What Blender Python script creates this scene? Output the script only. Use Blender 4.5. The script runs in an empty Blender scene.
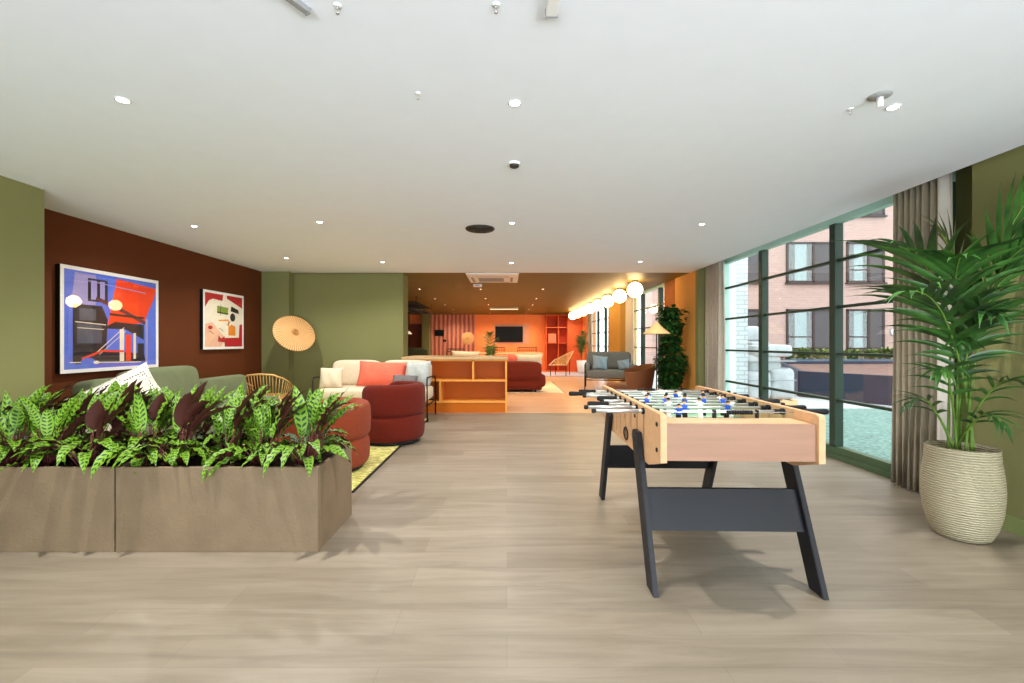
import bpy, bmesh, math, random
from mathutils import Vector, Matrix
PI = math.pi
S = bpy.context.scene
C = S.collection
random.seed(7)

# ------------------------------------------------------------------ camera, light, exposure
cam_d = bpy.data.cameras.new('camera'); cam = bpy.data.objects.new('camera', cam_d); C.objects.link(cam)
cam.location = (0, 0, 1.22); cam.rotation_euler = (PI/2, 0, 0)
cam_d.sensor_width = 36.0; cam_d.lens = 16.0
cam_d.shift_x = 5/1024; cam_d.shift_y = 1.5/1024
cam_d.clip_start = 0.05; cam_d.clip_end = 200
S.camera = cam
S.view_settings.view_transform = 'Standard'; S.view_settings.look = 'None'
S.view_settings.gamma = 1.0; S.view_settings.use_curve_mapping = False
S.view_settings.exposure = 0.36
S.cycles.use_denoising = True
S.cycles.max_bounces = 10; S.cycles.diffuse_bounces = 6; S.cycles.transparent_max_bounces = 16
S.cycles.sample_clamp_indirect = 8.0
S.cycles.caustics_reflective = False; S.cycles.caustics_refractive = False

SKY_STRENGTH = 3.2
w = bpy.data.worlds.new('overcast_sky'); S.world = w; w.use_nodes = True
w.node_tree.nodes['Background'].inputs[0].default_value = (0.90, 0.96, 1.0, 1)
w.node_tree.nodes['Background'].inputs[1].default_value = SKY_STRENGTH

ZC = 2.455          # ceiling height
DOWN_W = 96.0       # watts of a front downlight
REAR_W = 110.0
GLOBE = 16.0

def area(name, loc, rot, sx, sy, power, col):
    l = bpy.data.lights.new(name, 'AREA'); l.shape = 'RECTANGLE'; l.size = sx; l.size_y = sy
    l.energy = power; l.color = col
    o = bpy.data.objects.new(name, l); C.objects.link(o); o.location = loc; o.rotation_euler = rot
    return o
# added fill behind the photographer to lift the ceiling; no source seen there
area('front_fill', (0, -3.4, 0.6), (2.1, 0, 0), 6.4, 2.0, 320, (0.84, 0.92, 1.0))
# added out-of-view fill at the solid right wall, standing in for more window light
rd = area('side_fill', (3.1, -2.5, 0.65), (0, 0, 0), 1.1, 3.0, 320, (0.84, 0.92, 1.0))
rd.rotation_euler = Vector((-.50, .76, .40)).to_track_quat('-Z', 'Y').to_euler()

# ------------------------------------------------------------------ materials
def lin(c):
    return tuple(((v/255)/12.92 if v/255 <= 0.04045 else (((v/255)+0.055)/1.055)**2.4) for v in c)
MATS = {}
def new_mat(name):
    m = bpy.data.materials.new(name); m.use_nodes = True
    nt = m.node_tree
    return m, nt, nt.nodes['Principled BSDF']
def mat(name, col, rough=0.6, metal=0.0, var=0.06, scale=8.0, bump=0.0, bscale=60.0, sheen=0.0, stretch=(1,1,1), spec=0.22, trans=0.0):
    if name in MATS: return MATS[name]
    m, nt, b = new_mat(name); N, L = nt.nodes, nt.links
    c = lin(col)
    b.inputs['Roughness'].default_value = rough; b.inputs['Metallic'].default_value = metal
    b.inputs['Specular IOR Level'].default_value = spec
    if sheen: b.inputs['Sheen Weight'].default_value = sheen*0.4
    tc = N.new('ShaderNodeTexCoord'); mp = N.new('ShaderNodeMapping'); mp.inputs['Scale'].default_value = stretch
    L.new(tc.outputs['Object'], mp.inputs[0])
    nz = N.new('ShaderNodeTexNoise'); nz.inputs['Scale'].default_value = scale; nz.inputs['Detail'].default_value = 5
    L.new(mp.outputs[0], nz.inputs['Vector'])
    rp = N.new('ShaderNodeValToRGB')
    rp.color_ramp.elements[0].position = 0.3; rp.color_ramp.elements[1].position = 0.7
    rp.color_ramp.elements[0].color = tuple(v*(1-var) for v in c)+(1,)
    rp.color_ramp.elements[1].color = tuple(min(1, v*(1+var)) for v in c)+(1,)
    L.new(nz.outputs[0], rp.inputs[0]); L.new(rp.outputs[0], b.inputs['Base Color'])
    if bump:
        n2 = N.new('ShaderNodeTexNoise'); n2.inputs['Scale'].default_value = bscale; n2.inputs['Detail'].default_value = 4
        L.new(mp.outputs[0], n2.inputs['Vector'])
        bp = N.new('ShaderNodeBump'); bp.inputs['Strength'].default_value = bump; bp.inputs['Distance'].default_value = 0.01
        L.new(n2.outputs[0], bp.inputs['Height']); L.new(bp.outputs[0], b.inputs['Normal'])
    MATS[name] = m
    return m
def emit(name, col, strength):
    m, nt, b = new_mat(name)
    b.inputs['Base Color'].default_value = (0.8, 0.8, 0.8, 1)
    b.inputs['Emission Color'].default_value = tuple(col)+(1,); b.inputs['Emission Strength'].default_value = strength
    MATS[name] = m
    return m
def glass(name, gl=0.06, tint=(1, 1, 1), rough=0.0):
    m = bpy.data.materials.new(name); m.use_nodes = True; nt = m.node_tree; nt.nodes.clear()
    o = nt.nodes.new('ShaderNodeOutputMaterial'); t = nt.nodes.new('ShaderNodeBsdfTransparent'); g = nt.nodes.new('ShaderNodeBsdfGlossy')
    t.inputs[0].default_value = tuple(tint)+(1,); g.inputs['Roughness'].default_value = rough
    mx = nt.nodes.new('ShaderNodeMixShader'); mx.inputs[0].default_value = gl
    nt.links.new(t.outputs[0], mx.inputs[1]); nt.links.new(g.outputs[0], mx.inputs[2]); nt.links.new(mx.outputs[0], o.inputs[0])
    return m
def wood_planks(name, ca, cb, cc, pw, pl, rough=0.42, rot=0.0):
    m, nt, b = new_mat(name); N, L = nt.nodes, nt.links
    tc = N.new('ShaderNodeTexCoord'); mp = N.new('ShaderNodeMapping'); mp.inputs['Rotation'].default_value = (0, 0, rot)
    L.new(tc.outputs['Object'], mp.inputs[0])
    br = N.new('ShaderNodeTexBrick'); br.offset = 0.37
    br.inputs['Scale'].default_value = 1.0; br.inputs['Brick Width'].default_value = pl; br.inputs['Row Height'].default_value = pw
    br.inputs['Mortar Size'].default_value = 0.0012; br.inputs['Bias'].default_value = 0.0
    br.inputs['Color1'].default_value = lin(ca)+(1,); br.inputs['Color2'].default_value = lin(cb)+(1,)
    br.inputs['Mortar'].default_value = tuple(v*0.72 for v in lin(ca))+(1,)
    L.new(mp.outputs[0], br.inputs['Vector'])
    m2 = N.new('ShaderNodeMapping'); m2.inputs['Scale'].default_value = (0.9, 9.0, 1)
    L.new(mp.outputs[0], m2.inputs[0])
    nz = N.new('ShaderNodeTexNoise'); nz.inputs['Scale'].default_value = 1.6; nz.inputs['Detail'].default_value = 8; nz.inputs['Roughness'].default_value = 0.62
    nz.inputs['Distortion'].default_value = 0.6
    L.new(m2.outputs[0], nz.inputs['Vector'])
    rp = N.new('ShaderNodeValToRGB'); rp.color_ramp.elements[0].position = 0.36; rp.color_ramp.elements[1].position = 0.62
    rp.color_ramp.elements[0].color = lin(cc)+(1,); rp.color_ramp.elements[1].color = (1, 1, 1, 1)
    L.new(nz.outputs[0], rp.inputs[0])
    mx = N.new('ShaderNodeMix'); mx.data_type = 'RGBA'; mx.blend_type = 'MULTIPLY'; mx.inputs[0].default_value = 0.42
    L.new(br.outputs[0], mx.inputs[6]); L.new(rp.outputs[0], mx.inputs[7]); L.new(mx.outputs[2], b.inputs['Base Color'])
    b.inputs['Roughness'].default_value = rough; b.inputs['Specular IOR Level'].default_value = 0.35
    bp = N.new('ShaderNodeBump'); bp.inputs['Strength'].default_value = 0.12; bp.inputs['Distance'].default_value = 0.004
    L.new(nz.outputs[0], bp.inputs['Height']); L.new(bp.outputs[0], b.inputs['Normal'])
    return m
def brick_mat(name, ca, cb, cm, bw=0.225, bh=0.075, mortar=0.010, plane='XZ', rough=0.9):
    m, nt, b = new_mat(name); N, L = nt.nodes, nt.links
    tc = N.new('ShaderNodeTexCoord'); sp = N.new('ShaderNodeSeparateXYZ'); cb_ = N.new('ShaderNodeCombineXYZ')
    L.new(tc.outputs['Object'], sp.inputs[0])
    L.new(sp.outputs[0 if plane == 'XZ' else 1], cb_.inputs[0]); L.new(sp.outputs[2], cb_.inputs[1])
    br = N.new('ShaderNodeTexBrick'); br.inputs['Scale'].default_value = 1
    br.inputs['Brick Width'].default_value = bw; br.inputs['Row Height'].default_value = bh; br.inputs['Mortar Size'].default_value = mortar
    br.inputs['Color1'].default_value = lin(ca)+(1,); br.inputs['Color2'].default_value = lin(cb)+(1,); br.inputs['Mortar'].default_value = lin(cm)+(1,)
    L.new(cb_.outputs[0], br.inputs['Vector']); L.new(br.outputs[0], b.inputs['Base Color']); b.inputs['Roughness'].default_value = rough
    bp = N.new('ShaderNodeBump'); bp.inputs['Strength'].default_value = 0.4; bp.inputs['Distance'].default_value = 0.01; bp.invert = True
    L.new(br.outputs[1], bp.inputs['Height']); L.new(bp.outputs[0], b.inputs['Normal'])
    return m
def band_mat(name, ca, cb, scale, axis='Z', rough=0.7, bump=0.6, dist=0.01, wob=1.0, metal=0.0):
    m, nt, b = new_mat(name); N, L = nt.nodes, nt.links
    tc = N.new('ShaderNodeTexCoord'); wv = N.new('ShaderNodeTexWave'); wv.wave_type = 'BANDS'; wv.bands_direction = axis
    wv.inputs['Scale'].default_value = scale; wv.inputs['Distortion'].default_value = wob; wv.inputs['Detail'].default_value = 3; wv.inputs['Detail Scale'].default_value = 1.5
    L.new(tc.outputs['Object'], wv.inputs['Vector'])
    rp = N.new('ShaderNodeValToRGB'); rp.color_ramp.elements[0].color = lin(ca)+(1,); rp.color_ramp.elements[1].color = lin(cb)+(1,)
    L.new(wv.outputs[1], rp.inputs[0]); L.new(rp.outputs[0], b.inputs['Base Color'])
    bp = N.new('ShaderNodeBump'); bp.inputs['Strength'].default_value = bump; bp.inputs['Distance'].default_value = dist
    L.new(wv.outputs[1], bp.inputs['Height']); L.new(bp.outputs[0], b.inputs['Normal'])
    b.inputs['Roughness'].default_value = rough; b.inputs['Metallic'].default_value = metal
    return m

M = dict(
    white=mat('ceiling_white', (238, 243, 253), 0.9, var=0.01),
    ochre=mat('ochre_ceiling', (102, 84, 18), 0.5, var=0.05),
    green=mat('olive_wall_paint', (122, 122, 78), 0.85, var=0.02, scale=3),
    brown=mat('brown_wall_paint', (90, 44, 14), 0.8, var=0.03, scale=3),
    orangewall=mat('ochre_orange_wall', (206, 146, 68), 0.8, var=0.03, scale=3),
    yellowwall=mat('mustard_wall', (204, 160, 80), 0.8, var=0.03),
    coral=mat('coral_wall', (248, 144, 84), 0.75, var=0.03, scale=3),
    skirting=mat('olive_skirting', (126, 136, 84), 0.6, var=0.02),
    frame=mat('window_green_metal', (72, 92, 66), 0.45, var=0.04),
    framed=mat('window_dark_green', (46, 62, 50), 0.45, var=0.04),
    teal=mat('pale_teal_glare_metal', (176, 212, 200), 0.4, var=0.03),  # pale tone of the window head is glare on green frame, put into colour
    black=mat('black_metal', (26, 26, 27), 0.45, var=0.05),
    blackw=mat('black_table_legs', (32, 32, 35), 0.5, var=0.10, scale=5, stretch=(1, 1, .2)),
    rubber=mat('black_rubber', (22, 22, 23), 0.6, var=0.05),
    steel=mat('brushed_steel', (196, 196, 192), 0.3, 0.7, var=0.05),
    birch=mat('pale_birch', (200, 158, 118), 0.45, var=0.07, scale=4, stretch=(.6, 6, 6)),
    birchx=mat('pale_birch_end', (150, 114, 92), 0.45, var=0.08, scale=3, stretch=(.7, 1, 9)),
    field=mat('playfield_green', (138, 186, 150), 0.5, var=0.05),
    blue=mat('team_blue', (44, 92, 196), 0.4), pwhite=mat('team_white', (236, 234, 228), 0.45),
    hair=mat('figure_dark', (28, 26, 26), 0.5), skin=mat('figure_skin', (214, 160, 120), 0.5),
    red=mat('rust_red_boucle', (94, 24, 9), 0.95, var=0.10, scale=40, bump=0.5, bscale=160, sheen=0.08),
    terra=mat('terracotta_boucle', (132, 56, 30), 0.95, var=0.10, scale=40, bump=0.5, bscale=160, sheen=0.08),
    ored=mat('orange_red_cushion', (226, 84, 40), 0.9, var=0.06, scale=30, bump=0.3, bscale=120),
    cream=mat('cream_fabric', (216, 200, 172), 0.95, var=0.05, scale=30, bump=0.35, bscale=140, sheen=0.2),
    coralf=mat('coral_fabric', (232, 108, 84), 0.9, var=0.06, scale=20, bump=0.3, bscale=100, sheen=0.2),
    greyf=mat('grey_fabric', (110, 104, 104), 0.95, var=0.10, scale=30, bump=0.3, bscale=120),
    paleblue=mat('pale_blue_throw', (176, 180, 176), 0.95, var=0.12, scale=14, bump=0.3, bscale=80),
    sage=mat('sage_velvet', (104, 112, 82), 0.9, var=0.06, scale=12, bump=0.2, bscale=90, sheen=0.1),
    dgrey=mat('slate_fabric', (108, 112, 110), 0.95, var=0.08, scale=20, bump=0.3, bscale=90),
    bluef=mat('dusty_blue_fabric', (128, 152, 166), 0.95, var=0.08, scale=20, bump=0.2),
    maroon=mat('maroon_velvet', (104, 34, 16), 0.9, var=0.08, scale=10, sheen=0.3),
    orange=mat('orange_lacquer', (190, 98, 4), 0.5, var=0.05, scale=3),
    orangee=mat('orange_edge', (232, 158, 70), 0.5, var=0.05, scale=3),
    coralj=mat('coral_joinery', (224, 108, 62), 0.6, var=0.05),
    stone=mat('stone_planter', (118, 100, 78), 0.6, var=0.10, scale=6, bump=0.25, bscale=60),
    top=mat('speckled_worktop', (198, 162, 116), 0.45, var=0.10, scale=30),
    soil=mat('dark_soil', (52, 34, 24), 0.95, var=0.4, scale=40, bump=1.0, bscale=70),
    bark=mat('bark_mulch', (112, 70, 44), 0.95, var=0.5, scale=60, bump=1.0, bscale=90),
    rattan=mat('rattan', (214, 170, 104), 0.55, var=0.12, scale=20),
    wicker=band_mat('woven_wicker', (112, 70, 42), (178, 120, 76), 34, 'Z', wob=4, bump=0.8),
    palewood=mat('pale_ash', (216, 176, 130), 0.5, var=0.1, scale=5),
    screen=mat('screen_black', (12, 15, 18), 0.5, var=0.05, spec=0.15),
    curtain=mat('taupe_curtain', (158, 148, 128), 0.95, var=0.07, scale=26, bump=0.3, bscale=200, stretch=(1, 1, .3), sheen=0.15),
    curtaing=mat('greige_curtain', (178, 166, 150), 0.95, var=0.06, scale=26, bump=0.2, bscale=200),
    curtaino=mat('caramel_curtain', (176, 116, 70), 0.95, var=0.06, scale=26, bump=0.2, bscale=200),
    sheer=mat('sheer_white_curtain', (226, 222, 214), 0.9, var=0.03, scale=20),
    plastic=mat('white_plastic', (232, 232, 232), 0.4, var=0.01),
    greyp=mat('grey_plastic', (150, 150, 150), 0.5, var=0.02),
    charcoal=mat('charcoal_metal', (58, 54, 48), 0.5, var=0.1),
    wall_black=mat('black_card', (20, 18, 17), 0.5, var=0.02),
    mount=mat('white_mount', (238, 234, 226), 0.5, var=0.02),
    concrete=mat('pale_concrete', (176, 178, 178), 0.85, var=0.06, scale=4, bump=0.2),
    rooftile=mat('slate_blue_planter', (44, 54, 68), 0.6, var=0.08, scale=3),
    bluecap=mat('blue_grey_edge', (84, 104, 122), 0.6, var=0.06),
    earth=mat('brown_soil_bed', (112, 88, 80), 0.95, var=0.25, scale=3, bump=0.6, bscale=12),
    mesh=mat('green_ground_mesh', (104, 132, 124), 0.8, var=0.45, scale=22),
    wrap=mat('plastic_wrapped_load', (168, 172, 174), 0.25, var=0.12, scale=4, bump=0.9, bscale=9),
    louvre=band_mat('louvre_slats', (44, 40, 42), (104, 96, 98), 8.0, 'Z', wob=0.0, bump=0.8),
    wframe=mat('dark_brown_frame', (66, 52, 50), 0.5),
    blind=mat('white_interior_blind', (140, 150, 154), 0.7, var=0.05),
    stem=mat('green_stem', (92, 122, 48), 0.5, var=0.15, scale=10),
    fernl=mat('bush_green', (62, 96, 34), 0.55, var=0.35, scale=9),
    ivy=mat('ivy_green', (44, 84, 34), 0.5, var=0.45, scale=14),
)
M['floor'] = wood_planks('grey_oak_planks', (142, 131, 115), (128, 117, 101), (186, 178, 168), 0.19, 1.3)
M['floor2'] = wood_planks('peach_bleed_oak_planks', (218, 176, 140), (210, 166, 128), (206, 170, 140), 0.19, 1.3, rough=0.35)  # warm wood, with the orange room's colour bleed put into its tone
M['facade'] = brick_mat('pink_brick', (166, 132, 123), (176, 143, 133), (176, 156, 148))
M['whitebrick'] = brick_mat('white_brick', (200, 204, 206), (190, 196, 200), (168, 172, 176))
M['pot'] = band_mat('ribbed_ivory_ceramic', (142, 132, 104), (186, 176, 146), 21, 'Z', rough=0.6, bump=0.6, dist=0.012, wob=3.0)
M['flute'] = band_mat('pink_fluted_panels', (150, 78, 62), (216, 144, 120), 1.7, 'X', rough=0.7, bump=0.5, dist=0.02, wob=1.2)
M['shade'] = band_mat('woven_shade', (206, 160, 92), (240, 206, 146), 30, 'Z', rough=0.7, bump=0.5, wob=2)
M['mesh2'] = M['mesh']
M['glass'] = glass('window_glass', 0.06, (0.97, 1.0, 0.99))
M['pane'] = glass('picture_glass', 0.05)
M['globe'] = emit('globe_glow', (1.0, 0.66, 0.30), GLOBE)
M['led'] = emit('downlight_led', (1.0, 0.97, 0.92), 30)
M['warmled'] = emit('warm_led', (1.0, 0.78, 0.5), 8)
M['strip'] = emit('linear_light', (1.0, 0.74, 0.48), 1.1)

def disc_weave():
    m, nt, b = new_mat('radial_rattan'); N, L = nt.nodes, nt.links
    tc = N.new('ShaderNodeTexCoord'); sp = N.new('ShaderNodeSeparateXYZ'); L.new(tc.outputs['Object'], sp.inputs[0])
    at = N.new('ShaderNodeMath'); at.operation = 'ARCTAN2'; L.new(sp.outputs[0], at.inputs[0]); L.new(sp.outputs[1], at.inputs[1])
    mu = N.new('ShaderNodeMath'); mu.operation = 'MULTIPLY'; mu.inputs[1].default_value = 56; L.new(at.outputs[0], mu.inputs[0])
    sn = N.new('ShaderNodeMath'); sn.operation = 'SINE'; L.new(mu.outputs[0], sn.inputs[0])
    nz = N.new('ShaderNodeTexNoise'); nz.inputs['Scale'].default_value = 7; L.new(tc.outputs['Object'], nz.inputs['Vector'])
    ad = N.new('ShaderNodeMath'); ad.operation = 'ADD'; L.new(sn.outputs[0], ad.inputs[0]); L.new(nz.outputs[0], ad.inputs[1])
    rp = N.new('ShaderNodeValToRGB'); rp.color_ramp.elements[0].color = lin((170, 116, 62))+(1,); rp.color_ramp.elements[1].color = lin((216, 172, 112))+(1,)
    rp.color_ramp.elements[0].position = 0.0; rp.color_ramp.elements[1].position = 0.9
    L.new(ad.outputs[0], rp.inputs[0]); L.new(rp.outputs[0], b.inputs['Base Color']); b.inputs['Roughness'].default_value = 0.7
    bp = N.new('ShaderNodeBump'); bp.inputs['Strength'].default_value = 0.25; bp.inputs['Distance'].default_value = 0.005
    L.new(sn.outputs[0], bp.inputs['Height']); L.new(bp.outputs[0], b.inputs['Normal'])
    return m
M['disc'] = disc_weave()
def rug_mat():
    m, nt, b = new_mat('chartreuse_rug'); N, L = nt.nodes, nt.links
    tc = N.new('ShaderNodeTexCoord'); vo = N.new('ShaderNodeTexNoise'); vo.inputs['Scale'].default_value = 14; vo.inputs['Detail'].default_value = 6
    mp = N.new('ShaderNodeMapping'); mp.inputs['Rotation'].default_value = (0, 0, .7); mp.inputs['Scale'].default_value = (1, 3, 1)
    L.new(tc.outputs['Object'], mp.inputs[0]); L.new(mp.outputs[0], vo.inputs['Vector'])
    rp = N.new('ShaderNodeValToRGB'); e = rp.color_ramp.elements
    e[0].position = .38; e[0].color = lin((150, 146, 50))+(1,); e[1].position = .6; e[1].color = lin((222, 214, 140))+(1,)
    L.new(vo.outputs[0], rp.inputs[0]); L.new(rp.outputs[0], b.inputs['Base Color']); b.inputs['Roughness'].default_value = 0.95
    return m
M['rug'] = rug_mat()
def leaf_mat():
    # prayer-plant leaf: light green with dark blotches beside the midrib, maroon below; UV u across 0..1, v along
    m, nt, b = new_mat('prayer_plant_leaf'); N, L = nt.nodes, nt.links
    uv = N.new('ShaderNodeUVMap'); uv.uv_map = 'uv'; sp = N.new('ShaderNodeSeparateXYZ'); L.new(uv.outputs[0], sp.inputs[0])
    def math_(op, a, bb=None, **k):
        n = N.new('ShaderNodeMath'); n.operation = op
        for i, v in enumerate((a, bb)):
            if v is None: continue
            if isinstance(v, (int, float)): n.inputs[i].default_value = v
            else: L.new(v, n.inputs[i])
        return n.outputs[0]
    au = math_('ABSOLUTE', math_('SUBTRACT', sp.outputs[0], 0.5))          # 0 mid .. .5 edge
    ph = math_('SUBTRACT', math_('MULTIPLY', sp.outputs[1], 58.0), math_('MULTIPLY', au, 9.0))
    sn = math_('SINE', ph)
    band = math_('SUBTRACT', 1.0, math_('MULTIPLY', math_('ABSOLUTE', math_('SUBTRACT', au, 0.20)), 4.6))
    v = math_('MULTIPLY', math_('ADD', sn, 0.35), band)
    ed = math_('GREATER_THAN', au, 0.455)
    v2 = math_('MAXIMUM', v, math_('MULTIPLY', ed, 0.55))
    rp = N.new('ShaderNodeValToRGB'); e = rp.color_ramp.elements
    e[0].position = .18; e[0].color = lin((98, 134, 28))+(1,); e[1].position = .5; e[1].color = lin((20, 50, 16))+(1,)
    L.new(v2, rp.inputs[0])
    ge = N.new('ShaderNodeNewGeometry'); mx = N.new('ShaderNodeMix'); mx.data_type = 'RGBA'
    L.new(ge.outputs['Backfacing'], mx.inputs[0]); L.new(rp.outputs[0], mx.inputs[7]); mx.inputs[6].default_value = lin((70, 34, 30))+(1,)
    L.new(mx.outputs[2], b.inputs['Base Color']); b.inputs['Roughness'].default_value = 0.5; b.inputs['Specular IOR Level'].default_value = 0.3
    return m
M['leaf'] = leaf_mat()
def palm_mat(name, ca, cb):
    m, nt, b = new_mat(name); N, L = nt.nodes, nt.links
    tc = N.new('ShaderNodeTexCoord'); nz = N.new('ShaderNodeTexNoise'); nz.inputs['Scale'].default_value = 5; nz.inputs['Detail'].default_value = 4
    L.new(tc.outputs['Object'], nz.inputs['Vector']); rp = N.new('ShaderNodeValToRGB')
    rp.color_ramp.elements[0].position = .35; rp.color_ramp.elements[1].position = .7
    rp.color_ramp.elements[0].color = lin(ca)+(1,); rp.color_ramp.elements[1].color = lin(cb)+(1,)
    L.new(nz.outputs[0], rp.inputs[0]); L.new(rp.outputs[0], b.inputs['Base Color'])
    b.inputs['Roughness'].default_value = 0.4
    return m
M['palm'] = palm_mat('kentia_green', (20, 50, 20), (60, 106, 38))
M['palm2'] = palm_mat('far_palm_green', (44, 70, 26), (110, 130, 50))
def knit_mat():
    m, nt, b = new_mat('white_net_knit'); N, L = nt.nodes, nt.links
    tc = N.new('ShaderNodeTexCoord'); vo = N.new('ShaderNodeTexVoronoi'); vo.inputs['Scale'].default_value = 38
    vo.inputs['Randomness'].default_value = 0.25
    L.new(tc.outputs['Object'], vo.inputs['Vector']); rp = N.new('ShaderNodeValToRGB'); e = rp.color_ramp.elements
    e[0].position = .22; e[0].color = lin((70, 66, 56))+(1,); e[1].position = .38; e[1].color = lin((228, 224, 210))+(1,)
    L.new(vo.outputs[0], rp.inputs[0]); L.new(rp.outputs[0], b.inputs['Base Color']); b.inputs['Roughness'].default_value = 0.95
    return m
M['knit'] = knit_mat()

# ------------------------------------------------------------------ mesh helpers
class MB:
    def __init__(s): s.bm = bmesh.new(); s.mi = 0; s.uvl = None
    def _new(s, before, smooth=False):
        for f in s.bm.faces:
            if f.index == -1 or f.index >= before: pass
    def _faces(s, fs, smooth):
        for f in fs:
            f.material_index = s.mi; f.smooth = smooth
    def box(s, x0, x1, y0, y1, z0, z1, bev=0.0, seg=2, rot=None, piv=None):
        if x0 > x1: x0, x1 = x1, x0
        if y0 > y1: y0, y1 = y1, y0
        if z0 > z1: z0, z1 = z1, z0
        vs = [s.bm.verts.new((x, y, z)) for x in (x0, x1) for y in (y0, y1) for z in (z0, z1)]
        F = [(0, 1, 3, 2), (4, 6, 7, 5), (0, 4, 5, 1), (2, 3, 7, 6), (0, 2, 6, 4), (1, 5, 7, 3)]
        fs = [s.bm.faces.new([vs[i] for i in f]) for f in F]
        s._faces(fs, False)
        geo_v = vs
        if bev > 0:
            es = list({e for f in fs for e in f.edges})
            r = bmesh.ops.bevel(s.bm, geom=es, offset=bev, segments=seg, profile=0.5, affect='EDGES')
            geo_v = list({v for f in r['faces'] for v in f.verts} | {v for v in vs if v.is_valid})
            for f in r['faces']: f.material_index = s.mi; f.smooth = False
        if rot is not None:
            p = Vector(piv) if piv else Vector(((x0+x1)/2, (y0+y1)/2, (z0+z1)/2))
            for v in geo_v: v.co = p + rot @ (v.co - p)
        return s
    def quad(s, pts, smooth=False):
        f = s.bm.faces.new([s.bm.verts.new(p) for p in pts]); s._faces([f], smooth); return s
    def tube(s, pts, r, seg=8, caps=True, smooth=True):
        pts = [Vector(p) for p in pts]; n = len(pts)
        rs = r if isinstance(r, (list, tuple)) else [r]*n
        rings = []; up = None
        for i, p in enumerate(pts):
            t = (pts[min(i+1, n-1)] - pts[max(i-1, 0)])
            if t.length < 1e-9: t = Vector((0, 0, 1))
            t.normalize()
            if up is None: up = t.orthogonal().normalized()
            up = (up - t*up.dot(t))
            if up.length < 1e-6: up = t.orthogonal()
            up.normalize(); sd = t.cross(up)
            rings.append([s.bm.verts.new(p + (up*math.cos(2*PI*k/seg) + sd*math.sin(2*PI*k/seg))*rs[i]) for k in range(seg)])
        fs = []
        for a, b in zip(rings, rings[1:]):
            for k in range(seg):
                fs.append(s.bm.faces.new((a[k], a[(k+1) % seg], b[(k+1) % seg], b[k])))
        s._faces(fs, smooth)
        if caps:
            s._faces([s.bm.faces.new(rings[0][::-1]), s.bm.faces.new(rings[-1])], False)
        return s
    def cyl(s, p0, p1, r0, r1=None, seg=16): return s.tube([p0, p1], [r0, r0 if r1 is None else r1], seg)
    def lathe(s, prof, c=(0, 0, 0), seg=32, smooth=True, closed=False, wob=None):
        c = Vector(c); rings = []
        for (r, z) in prof:
            if r < 1e-5: rings.append([s.bm.verts.new(c + Vector((0, 0, z)))])
            else: rings.append([s.bm.verts.new(c + Vector((r*math.cos(2*PI*k/seg), r*math.sin(2*PI*k/seg), z))) for k in range(seg)])
        fs = []
        for a, b in zip(rings, rings[1:]):
            for k in range(seg):
                k2 = (k+1) % seg
                if len(a) == 1 and len(b) == 1: continue
                if len(a) == 1: fs.append(s.bm.faces.new((a[0], b[k2], b[k])))
                elif len(b) == 1: fs.append(s.bm.faces.new((a[k], a[k2], b[0])))
                else: fs.append(s.bm.faces.new((a[k], a[k2], b[k2], b[k])))
        s._faces(fs, smooth); return s
    def soft(s, c, h, e1=0.45, e2=0.45, nu=28, nv=14, rot=None, sag=0.0):
        # superellipsoid: cushion shapes; h = half sizes
        def sg(v, e): return math.copysign(abs(v)**e, v)
        c = Vector(c); rings = []
        R = rot or Matrix.Identity(3)
        for j in range(nv+1):
            ph = -PI/2 + PI*j/nv
            if j in (0, nv): rings.append([s.bm.verts.new(c + R @ Vector((0, 0, h[2]*sg(math.sin(ph), e1))))]); continue
            ring = []
            for i in range(nu):
                th = 2*PI*i/nu
                x = h[0]*sg(math.cos(ph), e1)*sg(math.cos(th), e2); y = h[1]*sg(math.cos(ph), e1)*sg(math.sin(th), e2); z = h[2]*sg(math.sin(ph), e1)
                z -= sag*math.cos(x/h[0]*PI/2)*(1 if z > 0 else 0)
                ring.append(s.bm.verts.new(c + R @ Vector((x, y, z))))
            rings.append(ring)
        fs = []
        for a, b in zip(rings, rings[1:]):
            for k in range(nu):
                k2 = (k+1) % nu
                if len(a) == 1: fs.append(s.bm.faces.new((a[0], b[k2], b[k])))
                elif len(b) == 1: fs.append(s.bm.faces.new((a[k], a[k2], b[0])))
                else: fs.append(s.bm.faces.new((a[k], a[k2], b[k2], b[k])))
        s._faces(fs, True); return s
    def pillow(s, c, w, h, t, rot=None, n=14, pinch=0.10):
        # square scatter cushion standing in local XZ, thickness along Y; pointed corners
        R = rot or Matrix.Identity(3); c = Vector(c)
        def P(u, v, sd):
            th = t/2*max(0, (1-abs(u)**2.6))**.55*max(0, (1-abs(v)**2.6))**.55
            x = u*w/2*(1 - pinch*(1-v*v)*0 - pinch*(1 - abs(v))*0.6*abs(u)**3*0 - pinch*abs(u)*(1-v*v)*.6)
            z = v*h/2*(1 - pinch*abs(v)*(1-u*u)*.6)
            return c + R @ Vector((x, sd*th + 0.006*math.sin(7*u+3*v)*sd, z))
        g = {}
        for i in range(n+1):
            for j in range(n+1):
                u, v = -1+2*i/n, -1+2*j/n
                ed = i in (0, n) or j in (0, n)
                a = s.bm.verts.new(P(u, v, 1)); g[i, j, 1] = a
                g[i, j, 0] = a if ed else s.bm.verts.new(P(u, v, -1))
        fs = []
        for i in range(n):
            for j in range(n):
                fs.append(s.bm.faces.new((g[i, j, 1], g[i, j+1, 1], g[i+1, j+1, 1], g[i+1, j, 1])))
                fs.append(s.bm.faces.new((g[i, j, 0], g[i+1, j, 0], g[i+1, j+1, 0], g[i, j+1, 0])))
        s._faces(fs, True); return s
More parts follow.
